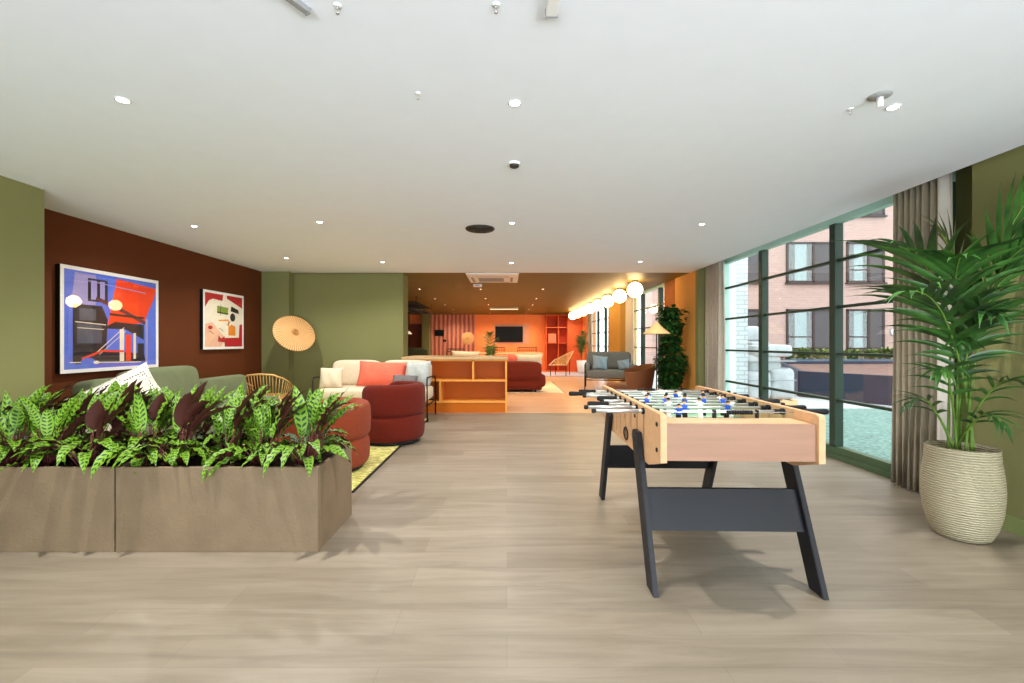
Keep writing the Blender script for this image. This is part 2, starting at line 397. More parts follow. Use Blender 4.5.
    def prism(s, pts, axis, a0, a1, bev=0.0):
        # polygon pts (2D) extruded along axis 'X' or 'Y' or 'Z'
        def mk(p, a):
            return {'X': (a, p[0], p[1]), 'Y': (p[0], a, p[1]), 'Z': (p[0], p[1], a)}[axis]
        A = [s.bm.verts.new(mk(p, a0)) for p in pts]; B = [s.bm.verts.new(mk(p, a1)) for p in pts]; n = len(pts)
        fs = [s.bm.faces.new(A[::-1]), s.bm.faces.new(B)]
        for k in range(n): fs.append(s.bm.faces.new((A[k], A[(k+1) % n], B[(k+1) % n], B[k])))
        s._faces(fs, False)
        if bev: bmesh.ops.bevel(s.bm, geom=list({e for f in fs for e in f.edges}), offset=bev, segments=2, affect='EDGES')
        return s
    def sweep_arc(s, c, R, a0, a1, ht, th, z0, n=40, m=16, e=0.55, Ry=None):
        # rounded band standing on z0, following an arc; cross-section superellipse th x ht; ends rounded
        c = Vector(c); Ry = Ry or R; rings = []
        def sg(v, q): return math.copysign(abs(v)**q, v)
        for i in range(n+1):
            t = i/n; a = a0 + (a1-a0)*t
            k = min(1, min(t, 1-t)*9); k = math.sqrt(max(0, 1-(1-k)**2)); k = max(k, .02)
            ring = []
            for j in range(m):
                q = 2*PI*j/m
                dr = th/2*k*sg(math.cos(q), e); dz = ht/2*(0.35+0.65*k)*sg(math.sin(q), e)
                ring.append(s.bm.verts.new(c + Vector(((R+dr)*math.cos(a), (Ry+dr)*math.sin(a), z0+ht/2+dz))))
            rings.append(ring)
        fs = []
        for a, b in zip(rings, rings[1:]):
            for k in range(m): fs.append(s.bm.faces.new((a[k], b[k], b[(k+1) % m], a[(k+1) % m])))
        fs += [s.bm.faces.new(rings[0]), s.bm.faces.new(rings[-1][::-1])]
        s._faces(fs, True); return s
    def build(s, name, mats, parent=None, loc=None, recalc=True):
        if recalc: bmesh.ops.recalc_face_normals(s.bm, faces=s.bm.faces[:])
        me = bpy.data.meshes.new(name); s.bm.to_mesh(me); s.bm.free()
        for m in (mats if isinstance(mats, (list, tuple)) else [mats]): me.materials.append(m)
        o = bpy.data.objects.new(name, me); C.objects.link(o)
        if parent: o.parent = parent
        if loc is not None: o.location = loc
        return o
def Rz(a): return Matrix.Rotation(a, 3, 'Z')
def Rx(a): return Matrix.Rotation(a, 3, 'X')
def Ry_(a): return Matrix.Rotation(a, 3, 'Y')
def tag(o, label, cat, group=None, kind=None):
    o['label'] = label; o['category'] = cat
    if group: o['group'] = group
    if kind: o['kind'] = kind
    return o
def thing(name, label, cat, loc=(0, 0, 0), rz=0.0, group=None):
    o = bpy.data.objects.new(name, None); C.objects.link(o); o.location = loc; o.rotation_euler = (0, 0, rz)
    o.empty_display_size = .1
    return tag(o, label, cat, group)
def struct(name, mb, m, parent=None):
    o = mb.build(name, m, parent)
    if not parent: o['kind'] = 'structure'
    return o
def dup(root, loc, rz=0.0, label=None, group=None, scale=None):
    r = root.copy(); C.objects.link(r); r.location = loc; r.rotation_euler = (0, 0, rz)
    if scale: r.scale = scale
    if label: r['label'] = label
    if group: r['group'] = group
    for ch in list(root.children):
        c = ch.copy(); C.objects.link(c); c.parent = r
        for g in list(ch.children):
            d = g.copy(); C.objects.link(d); d.parent = c
    return r

# ------------------------------------------------------------------ the setting
struct('floor', MB().box(-4.4, 3.6, -4.2, 7.96, -0.1, 0), M['floor'])
struct('floor_rear', MB().box(-4.4, 3.6, 7.96, 20.2, -0.1, 0.0), M['floor2'])
struct('ceiling', MB().box(-4.4, 3.22, -4.2, 8.0, ZC, ZC+.25), M['white'])
struct('ceiling_rear', MB().box(-4.4, 3.22, 8.0, 20.2, ZC, ZC+.25), M['ochre'])
struct('ceiling_recess', MB().box(3.22, 3.7, 3.0, 20.2, 2.62, 2.72), M['white'])
struct('wall_left_front', MB().box(-4.5, -3.73, -4.2, 3.67, 0, ZC), M['green'])
struct('wall_left', MB().box(-4.5, -4.24, 3.67, 8.06, 0, ZC), M['brown'])
struct('wall_left_rear', MB().box(-4.5, -4.24, 8.46, 20.2, 0, ZC), M['brown'])
struct('wall_end', MB().box(-4.5, -1.84, 8.06, 8.46, 0, ZC), M['green'])
struct('wall_end_pillar', MB().box(-4.24, -3.77, 7.86, 8.06, 0, ZC), M['green'])
struct('wall_right_front', MB().box(3.25, 3.7, -4.2, 3.18, 0, 2.62), M['green'])
struct('wall_right_recess', MB().box(3.5, 3.7, 3.18, 3.72, 0, 2.62), M['green'])
struct('wall_right_nib', MB().box(3.22, 3.7, 7.66, 7.78, 0, 2.62), M['green'])
struct('wall_right_orange', MB().box(3.22, 3.7, 7.78, 8.72, 0, 2.62), M['orangewall'])
struct('wall_right_mustard', MB().box(3.22, 3.7, 12.95, 14.4, 0, 2.62), M['yellowwall'])
struct('wall_right_rear', MB().box(3.22, 3.7, 18.9, 20.2, 0, 2.62), M['coral'])
struct('wall_far', MB().box(-4.5, 3.7, 19.8, 20.2, 0, ZC), M['coral'])
struct('wall_far_panelling', MB().box(-3.3, -1.39, 19.72, 19.8, 0, ZC), M['flute'])
struct('wall_far_pier', MB().box(-3.62, -3.3, 19.3, 19.8, 0, ZC), M['green'])
# unseen end of the room, left open so sky light enters: piers and head only
struct('wall_behind', MB().box(-4.5, -3.4, -4.4, -4.2, 0, ZC).box(2.9, 3.7, -4.4, -4.2, 0, ZC).box(-4.5, 3.7, -4.4, -4.2, ZC-.12, ZC+.25), M['green'])
for nm, x0, x1, y0, y1 in (('baseboard_right', 3.235, 3.25, -4.2, 3.18), ('baseboard_left', -3.73, -3.715, -4.2, 3.67), ('baseboard_end', -3.77, -1.84, 8.045, 8.06)):
    struct(nm, MB().box(x0, x1, y0, y1, 0, .105, .003), M['skirting'])
struct('trim_floor', MB().box(0.02, 3.22, 7.935, 7.985, -.01, .004), mat('brass_strip', (206, 160, 120), .4, .3))

def door():
    d = struct('door_1', MB().box(-4.2, -3.66, 19.7, 19.79, 0, 2.05, .004), mat('dark_brown_door', (122, 66, 50), .6))
    struct('door_handle', MB().cyl((-3.74, 19.62, 1.0), (-3.74, 19.72, 1.0), .015).cyl((-3.74, 19.62, 1.0), (-3.86, 19.62, 1.0), .012), M['steel'], d)
door()

def window(name, y0, y1, muls, bars, zt=2.48, zb=0.13):
    X0, X1 = 3.46, 3.54
    f = MB()
    f.box(X0-.02, X1, y0, y1, 0.0, .055, .004)           # kerb
    f.box(X0, X1, y0, y1, .055, zb, .004)
    r = struct(name, f, M['frame'])
    t = MB().box(X0, X1, y0, y1, zt, 2.62, .003)
    struct('window_head', t, M['teal'], r)
    for k, (y, wd, mt) in enumerate(muls):
        struct('window_post', MB().box(X0-.012, X1, y-wd/2, y+wd/2, zb, zt, .004), M[mt], r)
    for z in bars:
        struct('window_bar', MB().box(X0+.012, X1-.012, y0, y1, z-.014, z+.014, .003), M['framed'], r)
    struct('window_pane', MB().box(3.498, 3.504, y0+.01, y1-.01, zb, zt), M['glass'], r)
    return r
window('window_1', 3.55, 7.36, [(3.6, .1, 'frame'), (4.83, .085, 'framed'), (6.2, .085, 'framed'), (7.30, .1, 'teal')], [.615, 1.105, 1.60, 2.09])
window('window_2', 9.3, 12.95, [(9.34, .07, 'frame'), (10.35, .1, 'framed'), (11.7, .1, 'framed'), (12.9, .08, 'teal')], [.615, 1.105, 1.60, 2.09])
window('window_3', 14.9, 18.9, [(14.95, .1, 'frame'), (16.1, .1, 'framed'), (17.4, .1, 'framed'), (18.85, .08, 'teal')], [.615, 1.105, 1.60, 2.09])
struct('wall_right_edge', MB().box(3.46, 3.7, 7.36, 7.66, 0, 2.62).box(3.5, 3.7, 8.72, 9.3, 0, 2.62).box(3.5, 3.7, 14.4, 14.9, 0, 2.62), M['sheer'])

# ------------------------------------------------------------------ curtains
def curtain(name, label, x, y0, y1, m, folds, amp=.045, zt=2.60, zb=.012, seed=1, group=None, lean=0.0):
    rnd = random.Random(seed); n = folds*12; nz = 10; b = MB(); g = []
    ph = [rnd.uniform(-.5, .5) for _ in range(folds+1)]; am = [rnd.uniform(.7, 1.25) for _ in range(folds+1)]
    for i in range(n+1):
        t = i/n*folds; k = int(min(t, folds-1e-6)); fr = t-k
        a = am[k]*(1-fr)+am[k+1]*fr
        col = []
        for j in range(nz+1):
            z = zb + (zt-zb)*j/nz; lo = 1-j/nz
            dx = amp*a*math.sin(2*PI*t + ph[k]*(1-fr)+ph[k+1]*fr + .35*math.sin(z*1.3+k))*(0.75+.45*lo)
            dy = .012*math.sin(4*PI*t+z*2)*lo
            col.append(b.bm.verts.new((x+dx+lean*lo, y0+(y1-y0)*i/n+dy, z)))
        g.append(col)
    fs = [b.bm.faces.new((g[i][j], g[i+1][j], g[i+1][j+1], g[i][j+1])) for i in range(n) for j in range(nz)]
    b._faces(fs, True)
    o = b.build(name, m); md = o.modifiers.new('s', 'SOLIDIFY'); md.thickness = .004
    return tag(o, label, 'curtain', group)
curtain('curtain', 'full height taupe curtain gathered behind the tall potted palm', 3.37, 3.55, 3.95, M['curtain'], 7, seed=3)
curtain('curtain', 'pale grey lining curtain between taupe curtain and green wall', 3.36, 3.43, 3.54, M['sheer'], 1, amp=.03, seed=4)
curtain('curtain', 'greige curtain hanging beside the green nib between the windows', 3.35, 7.08, 7.62, M['curtaing'], 7, amp=.04, seed=5)
curtain('curtain', 'caramel brown curtain beside orange wall above the climbing plant', 3.36, 8.80, 9.65, M['curtaino'], 8, amp=.04, seed=6)
curtain('curtain', 'pale curtain at the mustard wall behind the slate sofa', 3.38, 12.2, 12.9, M['sheer'], 7, amp=.04, seed=7)
curtain('curtain', 'narrow cream curtain past the mustard wall', 3.36, 14.46, 15.0, M['curtaing'], 6, amp=.04, seed=8)
curtain('curtain', 'pale pink lit curtain beside the farthest pot palm', 3.36, 18.2, 18.85, M['curtaing'], 7, amp=.04, seed=9)

# ------------------------------------------------------------------ ceiling lights and fittings
DL = None
def downlight(x, y, watts, label, group, big=False, warm=False, first=[None, None]):
    t = thing('ceiling_downlight', label, 'ceiling light', (x, y, ZC), 0, group)
    MB().lathe([(.034, -.001), (.035, -.004), (.028, -.006), (.025, -.003), (.024, .0)], seg=24).build('trim_ring', M['plastic'], t)
    MB().lathe([(0, -.0035), (.024, -.0035), (.024, -.001)], seg=20).build('lamp_lens', M['warmled' if warm else 'led'], t)
    l = bpy.data.lights.new('downlight_beam', 'SPOT'); l.energy = watts; l.spot_size = math.radians(150); l.spot_blend = 0.75
    l.shadow_soft_size = .03; l.color = (1.0, .80, .56) if warm else (1.0, .965, .92)
    lo = bpy.data.objects.new('downlight_beam', l); C.objects.link(lo); lo.parent = t; lo.location = (0, 0, -.012)
    return t
front = [(-1.95, 2.31, 'white downlight above the near end of the leafy planter'), (.04, 2.34, 'bright glaring downlight between planter and football table'),
         (2.02, 2.38, 'downlight near the small ceiling speaker by the palm'), (-3.3, 4.8, 'downlight in front of the larger framed picture'),
         (-1.91, 4.64, 'downlight above the terracotta armchair'), (.05, 4.68, 'downlight next to the round dark ceiling vent'),
         (2.02, 4.72, 'downlight closest to the tall glazing'), (-3.2, 6.6, 'downlight just in front of the round rattan wall lamp'),
         (-1.9, 6.94, 'downlight above the cream sofa'), (.07, 7.0, 'downlight just before the flat air conditioning cassette'), (2.02, 6.9, 'downlight over the open floor near the greige curtain')]
for x, y, lb in front:
    downlight(x, y, {(-1.95, 2.31): 210, (2.02, 2.38): 130}.get((x, y), DOWN_W*.95), lb, 'round recessed downlights in the white ceiling')
for y in (10.4, 12.66, 14.7, 16.8):
    for x in (-2.0, -.6, .82):
        downlight(x, y, REAR_W, 'small warm recessed downlight in the ochre ceiling', 'warm downlights in the ochre ceiling', warm=True)

for x in (-2.2, -.7, .8, 2.3):
    downlight(x, 18.75, 90, 'small warm downlight washing the coral far wall', 'warm downlights along the coral far wall', warm=True)
t = thing('ceiling_vent', 'round charcoal diffuser recessed in the white ceiling', 'ceiling vent', (-.29, 4.9, ZC))
MB().lathe([(.155, 0), (.157, -.012), (.145, -.02), (.135, -.012), (.13, 0)], seg=40).build('rim', M['charcoal'], t)
b = MB()
for r in (.03, .06, .09, .115): b.lathe([(r, -.004), (r+.012, -.018), (r+.016, -.018), (r+.006, -.002)], seg=32)
b.build('louvre_rings', M['charcoal'], t)
MB().lathe([(0, -.001), (.135, -.001), (.135, 0)], seg=32).build('backing', M['wall_black'], t)

t = thing('air_conditioner', 'square white ceiling cassette with grey grille under the ochre ceiling', 'air conditioner', (-.26, 8.62, ZC))
MB().box(-.47, .47, -.60, .55, -.022, -.001, .006).build('panel', M['plastic'], t)
MB().box(-.28, .20, -.12, .34, -.028, -.021, .002).build('grille', band_mat('ac_grille', (120, 120, 120), (176, 176, 176), 16, 'Y', wob=0, bump=.6), t)
for x0, x1, y0, y1 in ((-.30, .30, .44, .49), (-.30, .30, -.30, -.25), (-.41, -.36, -.2, .4), (.32, .37, -.2, .4)):
    MB().box(x0, x1, y0, y1, -.026, -.021, .001).build('air_flap', M['greyp'], t)
t = thing('wall_box', 'little white box fixed on ceiling beyond the air conditioning cassette', 'sensor', (-.62, 9.6, ZC))
MB().box(-.09, .09, -.06, .06, -.05, 0, .006).build('housing', M['plastic'], t)
MB().box(-.05, .05, -.065, -.058, -.038, -.016, .001).build('label_strip', M['greyp'], t)

def sprinkler(x, y, label, cat='sprinkler'):
    t = thing('ceiling_sprinkler', label, cat, (x, y, ZC)); t.scale = (.42, .42, .6)
    MB().lathe([(.036, 0), (.036, -.004), (.018, -.010), (.012, -.010)], seg=20).build('cover_plate', M['plastic'], t)
    b = MB().cyl((0, 0, -.006), (0, 0, -.022), .009, seg=10)
    b.tube([(.009, 0, -.02), (.013, 0, -.034), (.004, 0, -.048)], .0022, 6).tube([(-.009, 0, -.02), (-.013, 0, -.034), (-.004, 0, -.048)], .0022, 6)
    b.build('nozzle', M['steel'], t)
    b = MB().lathe([(0, -.048), (.015, -.048), (.016, -.051), (0, -.051)], seg=14); b.build('deflector', M['steel'], t)
sprinkler(-.62, 1.665, 'small metal sprinkler nearest the picture top, left of the other')
sprinkler(-.04, 1.66, 'slim dark sprinkler cut by the top edge near the middle')
sprinkler(-.44, 2.25, 'faint chrome sprinkler left of the glaring downlight')
sprinkler(1.81, 2.40, 'faint sprinkler above the football table, beside the small speaker')
t = thing('smoke_detector', 'small white smoke detector with dark underside beyond glaring downlight', 'smoke detector', (.05, 3.12, ZC)); t.scale = (.8, .8, .8)
MB().lathe([(.052, 0), (.052, -.012), (.044, -.02)], seg=28).build('base', M['plastic'], t)
MB().lathe([(.040, -.018), (.040, -.034), (.03, -.04), (0, -.04)], seg=28).build('sensor_head', M['charcoal'], t)
t = thing('ceiling_sensor', 'small white ceiling speaker on a bracket near the palm downlight', 'sensor', (1.86, 2.27, ZC))
MB().lathe([(.05, 0), (.05, -.006), (.03, -.012), (0, -.012)], seg=24).build('mounting_plate', M['greyp'], t)
MB().cyl((.0, 0, -.01), (0, 0, -.06), .016, .014, 14).build('sensor_stem', M['plastic'], t)
t = thing('ceiling_rail', 'white ceiling rail end cut off by the picture top', 'ceiling fitting', (.165, 1.58, ZC))
MB().box(-.022, .022, -.5, .10, -.03, 0, .004).build('rail_body', M['plastic'], t)
MB().box(-.024, .024, .10, .106, -.032, 0, .001).build('end_cap', M['greyp'], t)
t = thing('ceiling_rail', 'slanted grey ceiling rail end cut off by the picture top corner of planter side', 'ceiling fitting', (-.78, 1.60, ZC), -.5)
MB().box(-.013, .013, -.4, .09, -.02, 0, .003).build('rail_body', M['greyp'], t)
MB().box(-.015, .015, .09, .096, -.022, 0, .001).build('end_cap', M['greyp'], t)

def globe(i, y):
    t = thing('globe_light', 'glowing round globe lamp under the ochre ceiling in the row by the windows', 'ceiling light', (2.53, y, ZC), 0, 'row of glowing globe lamps')
    MB().lathe([(0, 0), (.06, 0), (.06, -.02), (.025, -.035), (.02, -.04)], seg=24).build('ceiling_rose', M['charcoal'], t)
    MB().lathe([(.15*math.cos(a), .15*math.sin(a)-.185) for a in [PI/2 - PI*k/18 for k in range(19)]], seg=32).build('glass_globe', M['globe'], t)
    return t
g0 = globe(0, 9.0)
for k in range(1, 8): dup(g0, (2.53, 9.0+1.22*k, ZC))
t = thing('linear_light', 'long pale linear light panel hanging flush under the ochre ceiling', 'ceiling light', (-.1, 15.9, ZC))
MB().box(-.5, .5, -.12, .12, -.06, 0, .02).build('housing', M['cream'], t)
MB().box(-.48, .48, -.1, .1, -.064, -.058, .001).build('diffuser', M['strip'], t)

# ------------------------------------------------------------------ foreground: planter boxes
def planter(x0, x1, label):
    t = thing('stone_planter', label, 'planter', ((x0+x1)/2, 2.945, 0), 0)
    hx = (x1-x0)/2-.003; hy = .291; H = .495; w_ = .022
    b = MB()
    b.box(-hx, hx, -hy, -hy+w_, 0, H, .003).box(-hx, hx, hy-w_, hy, 0, H, .003)
    b.box(-hx, -hx+w_, -hy+w_, hy-w_, 0, H, .003).box(hx-w_, hx, -hy+w_, hy-w_, 0, H, .003)
    b.box(-hx+.01, hx-.01, -hy+.01, hy-.01, .0, .03)
    b.build('box_walls', M['stone'], t)
    b = MB(); nx, ny = 24, 10; g = {}
    for i in range(nx+1):
        for j in range(ny+1):
            g[i, j] = b.bm.verts.new((-hx+w_+(2*hx-2*w_)*i/nx, -hy+w_+(2*hy-2*w_)*j/ny, H-.035+random.uniform(-.012, .012)))
    b._faces([b.bm.faces.new((g[i, j], g[i+1, j], g[i+1, j+1], g[i, j+1])) for i in range(nx) for j in range(ny)], True)
    b.build('soil', M['soil'], t, recalc=False)
    return t
planter(-2.285, -1.10, 'brown grey stone planter box beside the walkway, its end face showing')
planter(-3.475, -2.29, 'brown grey stone planter box next to the green front wall')

def leaf(b, uvl, p, az, el, L, W, droop, twist=0.0, mi=0, nl=12, wav=0.010, ph=0.0):
    # a curved lance leaf from p
    d = Vector((math.cos(az)*math.cos(el), math.sin(az)*math.cos(el), math.sin(el)))
    side = Vector((-math.sin(az), math.cos(az), 0))
    pos = Vector(p); rows = []
    us = (-1, -.5, 0, .5, 1)
    for i in range(nl+1):
        t = i/nl
        wd = W*(math.sin(PI*min(1, t*1.02)**.72))**.8 if 0 < t < 1 else 0.0012
        nrm = side.cross(d).normalized()
        if nrm.z < 0 and i == 0: pass
        sd = (Matrix.Rotation(twist*t, 3, d) @ side)
        n2 = sd.cross(d).normalized() * -1
        row = []
        for u in us:
            z = -abs(u)*0.0 + (abs(u)**1.5)*wd*0.28 + wav*abs(u)**2*math.sin(t*34+ph+(u > 0)*1.3)*(wd/W)
            row.append(b.bm.verts.new(pos + sd*u*wd + n2*-z*(-1)))
        rows.append((row, t))
        el2 = droop/nl
        d = (Matrix.Rotation(el2, 3, side) @ d).normalized()
        pos = pos + d*(L/nl)
    for (ra, ta), (rb, tb) in zip(rows, rows[1:]):
        for k in range(4):
            f = b.bm.faces.new((ra[k], ra[k+1], rb[k+1], rb[k])); f.smooth = True; f.material_index = mi
            for lp, (u, v) in zip(f.loops, ((us[k], ta), (us[k+1], ta), (us[k+1], tb), (us[k], tb))):
                lp[uvl].uv = (u*.5+.5, v)
def calathea_meshes(seed, n=38):
    rnd = random.Random(seed); b = MB(); uvl = b.bm.loops.layers.uv.new('uv'); st = MB()
    for i in range(n):
        az = 2*PI*i/n*2.4 + rnd.uniform(-.4, .4)
        tall = rnd.random()
        if tall >= .5: az = rnd.uniform(.15, PI-.15)
        el = rnd.uniform(.3, .8) if tall < .5 else rnd.uniform(.95, 1.45)
        h = rnd.uniform(.04, .15) if tall < .5 else rnd.uniform(.14, .27)
        r0 = rnd.uniform(.01, .045); r1 = r0 + h*.5*math.cos(el)+.02
        p0 = Vector((r0*math.cos(az), r0*math.sin(az), 0)); p1 = Vector((r1*math.cos(az), r1*math.sin(az), h))
        L = rnd.uniform(.21, .35)*(1 if tall >= .5 else .8); W = rnd.uniform(.028, .046)*(1 if tall >= .5 else .85)
        st.tube([p0, (p0+p1)/2 + Vector((0, 0, h*.08)), p1], [.0035, .003, .0022], 5)
        leaf(b, uvl, p1, az, el, L, W, rnd.uniform(.9, 1.9) if tall < .5 else rnd.uniform(.2, 1.1), rnd.uniform(-.6, .6), ph=rnd.uniform(0, 6))
    return b, st
protos = []
k = 0
rp_ = random.Random(11)
for row, y in ((0, 2.83), (1, 3.06)):
    for i in range(9):
        x = -1.25 - .263*i - (0.10 if row else 0)
        if x < -3.42: continue
        near = x > -2.29
        lb = ('bushy prayer plant with dark blotched lance leaves in the planter beside the walkway' if near else
              'bushy prayer plant with dark blotched lance leaves in the planter near the green front wall')
        gp = 'prayer plants in the planter beside the walkway' if near else 'prayer plants in the planter near the wall'
        loc = (x+rp_.uniform(-.03, .03), y+rp_.uniform(-.02, .02), .455)
        sc = rp_.uniform(.88, 1.08)
        if len(protos) < 8:
            t = thing('prayer_plant', lb, 'plant', loc, rp_.uniform(-.9, .9), gp)
            b, st = calathea_meshes(20+k)
            b.build('foliage', M['leaf'], t, recalc=False); st.build('stems', mat('maroon_stem', (84, 40, 36), .5), t)
            t.scale = (sc, sc, sc); protos.append(t)
        else:
            dup(protos[rp_.randrange(8)], loc, rp_.uniform(-.9, .9), lb, gp, (sc, sc, sc))
        k += 1

# ------------------------------------------------------------------ football table
T = thing('football_table', 'birch football table on splayed black legs in the walkway', 'game table', (1.132, 2.90, 0), -.024)
HW = .385; HL = .75; RY0 = -.465; RDY = .138
prof = [(-HL, .65), (-HL+.20, .59), (HL-.20, .59), (HL, .65), (HL, .86), (HL-.006, .874), (HL-.02, .88), (-HL+.02, .88), (-HL+.006, .874), (-HL, .86)]
for sx in (-1, 1):
    sp_ = MB().prism(prof, 'X', sx*HW, sx*(HW-.03)).build('side_panel', M['birch'], T)
    bo = MB().cyl((sx*(-.002), 0, 0), (sx*.005, 0, 0), .011, seg=12).build('bolt', M['rubber'], sp_)
    for q in (-1, 1):
        for y, z in ((-HL+.055, .825), (-HL+.055, .70), (-.28, .80)):
            if not (q == -1 and (y, z) == (-HL+.055, .825)): bo = bo.copy(); C.objects.link(bo)
            bo.parent = sp_; bo.location = (sx*HW, y*q, z)
    so_ = MB().box(sx*(-.001), sx*.0006, -.0015, .0015, .625, .832).build('slot_line', M['rubber'], sp_)
    for k in range(8):
        if k: so_ = so_.copy(); C.objects.link(so_)
        so_.parent = sp_; so_.location = (sx*HW, RY0+RDY*k, 0)
    o = MB(); o.lathe([(.0, .0), (.035, .0), (.040, .006), (.046, .004), (.048, .0)], seg=28)
    ob = o.build('ball_cup', M['rubber'], sp_); ob.location = (sx*(HW), -.06, .655); ob.rotation_euler = (0, sx*PI/2, 0); ob.scale = (.9, 1.25, 1)
for sy in (-1, 1):
    e = MB().box(-HW+.03, HW-.03, sy*(HL-.02), sy*(HL-.045), .655, .832, .002).build('end_panel', M['birchx'], T)
    MB().box(-HW+.03, HW-.03, sy*(HL-.045), sy*(HL-.215), .806, .832, .002).build('end_shelf', M['birch'], T)
MB().box(-HW+.03, HW-.03, -HL+.215, HL-.215, .735, .75).build('playfield', M['field'], T)
b = MB()
b.mi = 0
b.box(-HW+.05, HW-.05, -.003, .003, .7502, .7506)
b.lathe([(.075, .7508), (.080, .7508)], seg=40)
for sy in (-1, 1): b.box(-.16, .16, sy*.42, sy*.425, .7502, .7506).box(-.16, -.155, sy*.42, sy*.53, .7502, .7506).box(.155, .16, sy*.42, sy*.53, .7502, .7506)
b.build('pitch_markings', M['pwhite'], T)
MB().box(-HW+.03, HW-.03, -HL+.25, HL-.25, .60, .655, .002).build('underside', M['rubber'], T)
for sy in (-1, 1):
    g = MB(); g.box(-.10, .10, sy*(HL-.216), sy*(HL-.220), .752, .803); g.build('goal_mouth', M['rubber'], T)
# legs
def leg_prof(sy): return [(sy*.735, 0), (sy*.62, 0), (sy*.32, .70), (sy*.335, .735), (sy*.43, .735)]
for sx in (-1, 1):
    for sy in (-1, 1):
        l = MB().prism(leg_prof(sy), 'X', sx*(HW+.002), sx*(HW+.030), .003).build('leg', M['blackw'], T)
        bb = MB()
        for z in (.62, .70):
            y = sy*(.62-.30*z/.70+.055)
            bb.cyl((sx*(HW+.029), y, z), (sx*(HW+.034), y, z), .008, seg=10)
        bb.build('leg_bolt', M['charcoal'], l)
for sy in (-1, 1):
    def yy(z): return sy*(.735-.305*z/.735-.045)
    MB().prism([(yy(.455)+sy*.012, .455), (yy(.455)-sy*.012, .455), (yy(.265)-sy*.012, .265), (yy(.265)+sy*.012, .265)], 'X', -HW-.002, HW+.002).build('stretcher_board', M['blackw'], T)
def figure(m):
    b = MB()
    b.mi = 0; b.box(-.011, .011, -.008, .008, -.016, .014, .004)              # shirt
    b.tube([(-.013, 0, .010), (-.016, 0, -.012)], .004, 6).tube([(.013, 0, .010), (.016, 0, -.012)], .004, 6)
    b.mi = 1; b.box(-.0095, .0095, -.007, .007, -.056, -.016, .003).box(-.009, .009, -.014, .009, -.080, -.056, .003)   # legs and foot
    b.mi = 2; b.soft((0, 0, .024), (.0085, .0085, .010), 1, 1, 10, 6)          # head
    b.mi = 3; b.soft((0, .002, .029), (.009, .009, .008), 1, 1, 10, 6)         # hair
    me = b.build('player_figure', [m, M['hair' if m is M['blue'] else 'pwhite'], M['skin'], M['hair']])
    return me
figs = {'b': figure(M['blue']), 'w': figure(M['pwhite'])}
rods = [('b', 1, 1), ('b', 2, 1), ('w', 3, -1), ('b', 5, 1), ('w', 5, -1), ('b', 3, 1), ('w', 2, -1), ('w', 1, -1)]
ext = {0: (.27, .19), 1: (.29, .16), 2: (.25, .12), 3: (.15, .17), 4: (.145, .14), 5: (.22, .12), 6: (.30, .10), 7: (.21, .12)}
used = {'b': False, 'w': False}
shift = [-.20, .0, .02, -.02, .03, .02, -.03, 0]
for i, (tm, n, hs) in enumerate(rods):
    y = RY0+RDY*i; Z = .855; el, er = ext[i]
    r = MB().cyl((-HW-el, y, Z), (HW+er, y, Z), .0078, seg=12).build('rod', M['steel'], T)
    # bushings
    b = MB()
    for sx in (-1, 1): b.cyl((sx*(HW-.045), y, Z), (sx*(HW+.012), y, Z), .017, seg=14)
    b.build('bushing', M['rubber'], r)
    hx = -HW-el if hs < 0 else HW+er
    d = -1 if hs < 0 else 1
    b = MB().lathe([(0, -.002), (.013, 0), (.016, .008), (.0145, .05), (.0165, .10), (.016, .118), (.012, .125), (0, .125)], seg=16)
    ho = b.build('handle', M['rubber'], r); ho.location = (hx - d*.115, y, Z); ho.rotation_euler = (0, d*PI/2, 0)
    cx = HW+er if hs < 0 else -HW-el
    ec = MB().lathe([(0, -.012), (.011, -.010), (.0125, 0), (.011, .012), (0, .014)], seg=14).build('end_cap', M['rubber'], r)
    ec.location = (cx, y, Z); ec.rotation_euler = (0, PI/2, 0)
    if hs > 0:
        MB().cyl((-HW-el+.01, y, Z), (-HW-.03, y, Z), .0105, seg=12).build('rod_sleeve', M['steel'], r)
    sp = {1: .0, 2: .24, 3: .185, 5: .118}[n]
    for q in range(n):
        x = (q-(n-1)/2)*sp + shift[i]
        if not used[tm]: f = figs[tm]; used[tm] = True
        else: f = figs[tm].copy(); C.objects.link(f)
        f.parent = r; f.location = (x, y, Z); f.rotation_euler = (random.uniform(-.25, .25), 0, 0 if tm == 'b' else PI); f.scale = (1.35, 1.2, 1.1)
    for q in (-1, 1): MB().cyl((q*(HW-.05-.03), y, Z), (q*(HW-.05), y, Z), .013, seg=12).build('stop_ring', M['rubber'], r)
# score beads over both ends
for sy in (-1, 1):
    sr = MB().cyl((-HW+.03, sy*(HL-.20), .862), (HW-.03, sy*(HL-.20), .862), .003, seg=8).build('score_rod', M['steel'], T)
    b = MB()
    for q in range(10): b.lathe([(.004, -.006), (.011, -.004), (.012, 0), (.011, .004), (.004, .006)], (0, 0, q*.0135), 12)
    s_ = b.build('score_beads', M['rubber'], sr); s_.location = (.02 if sy < 0 else -.15, sy*(HL-.20), .862); s_.rotation_euler = (0, PI/2, 0)
    MB().box(-.055, -.037, sy*(HL-.205)-.008, sy*(HL-.205)+.008, .832, .874, .003).box(.165, .18, sy*(HL-.205)-.008, sy*(HL-.205)+.008, .832, .874, .003).build('score_holder', M['rubber'], sr)

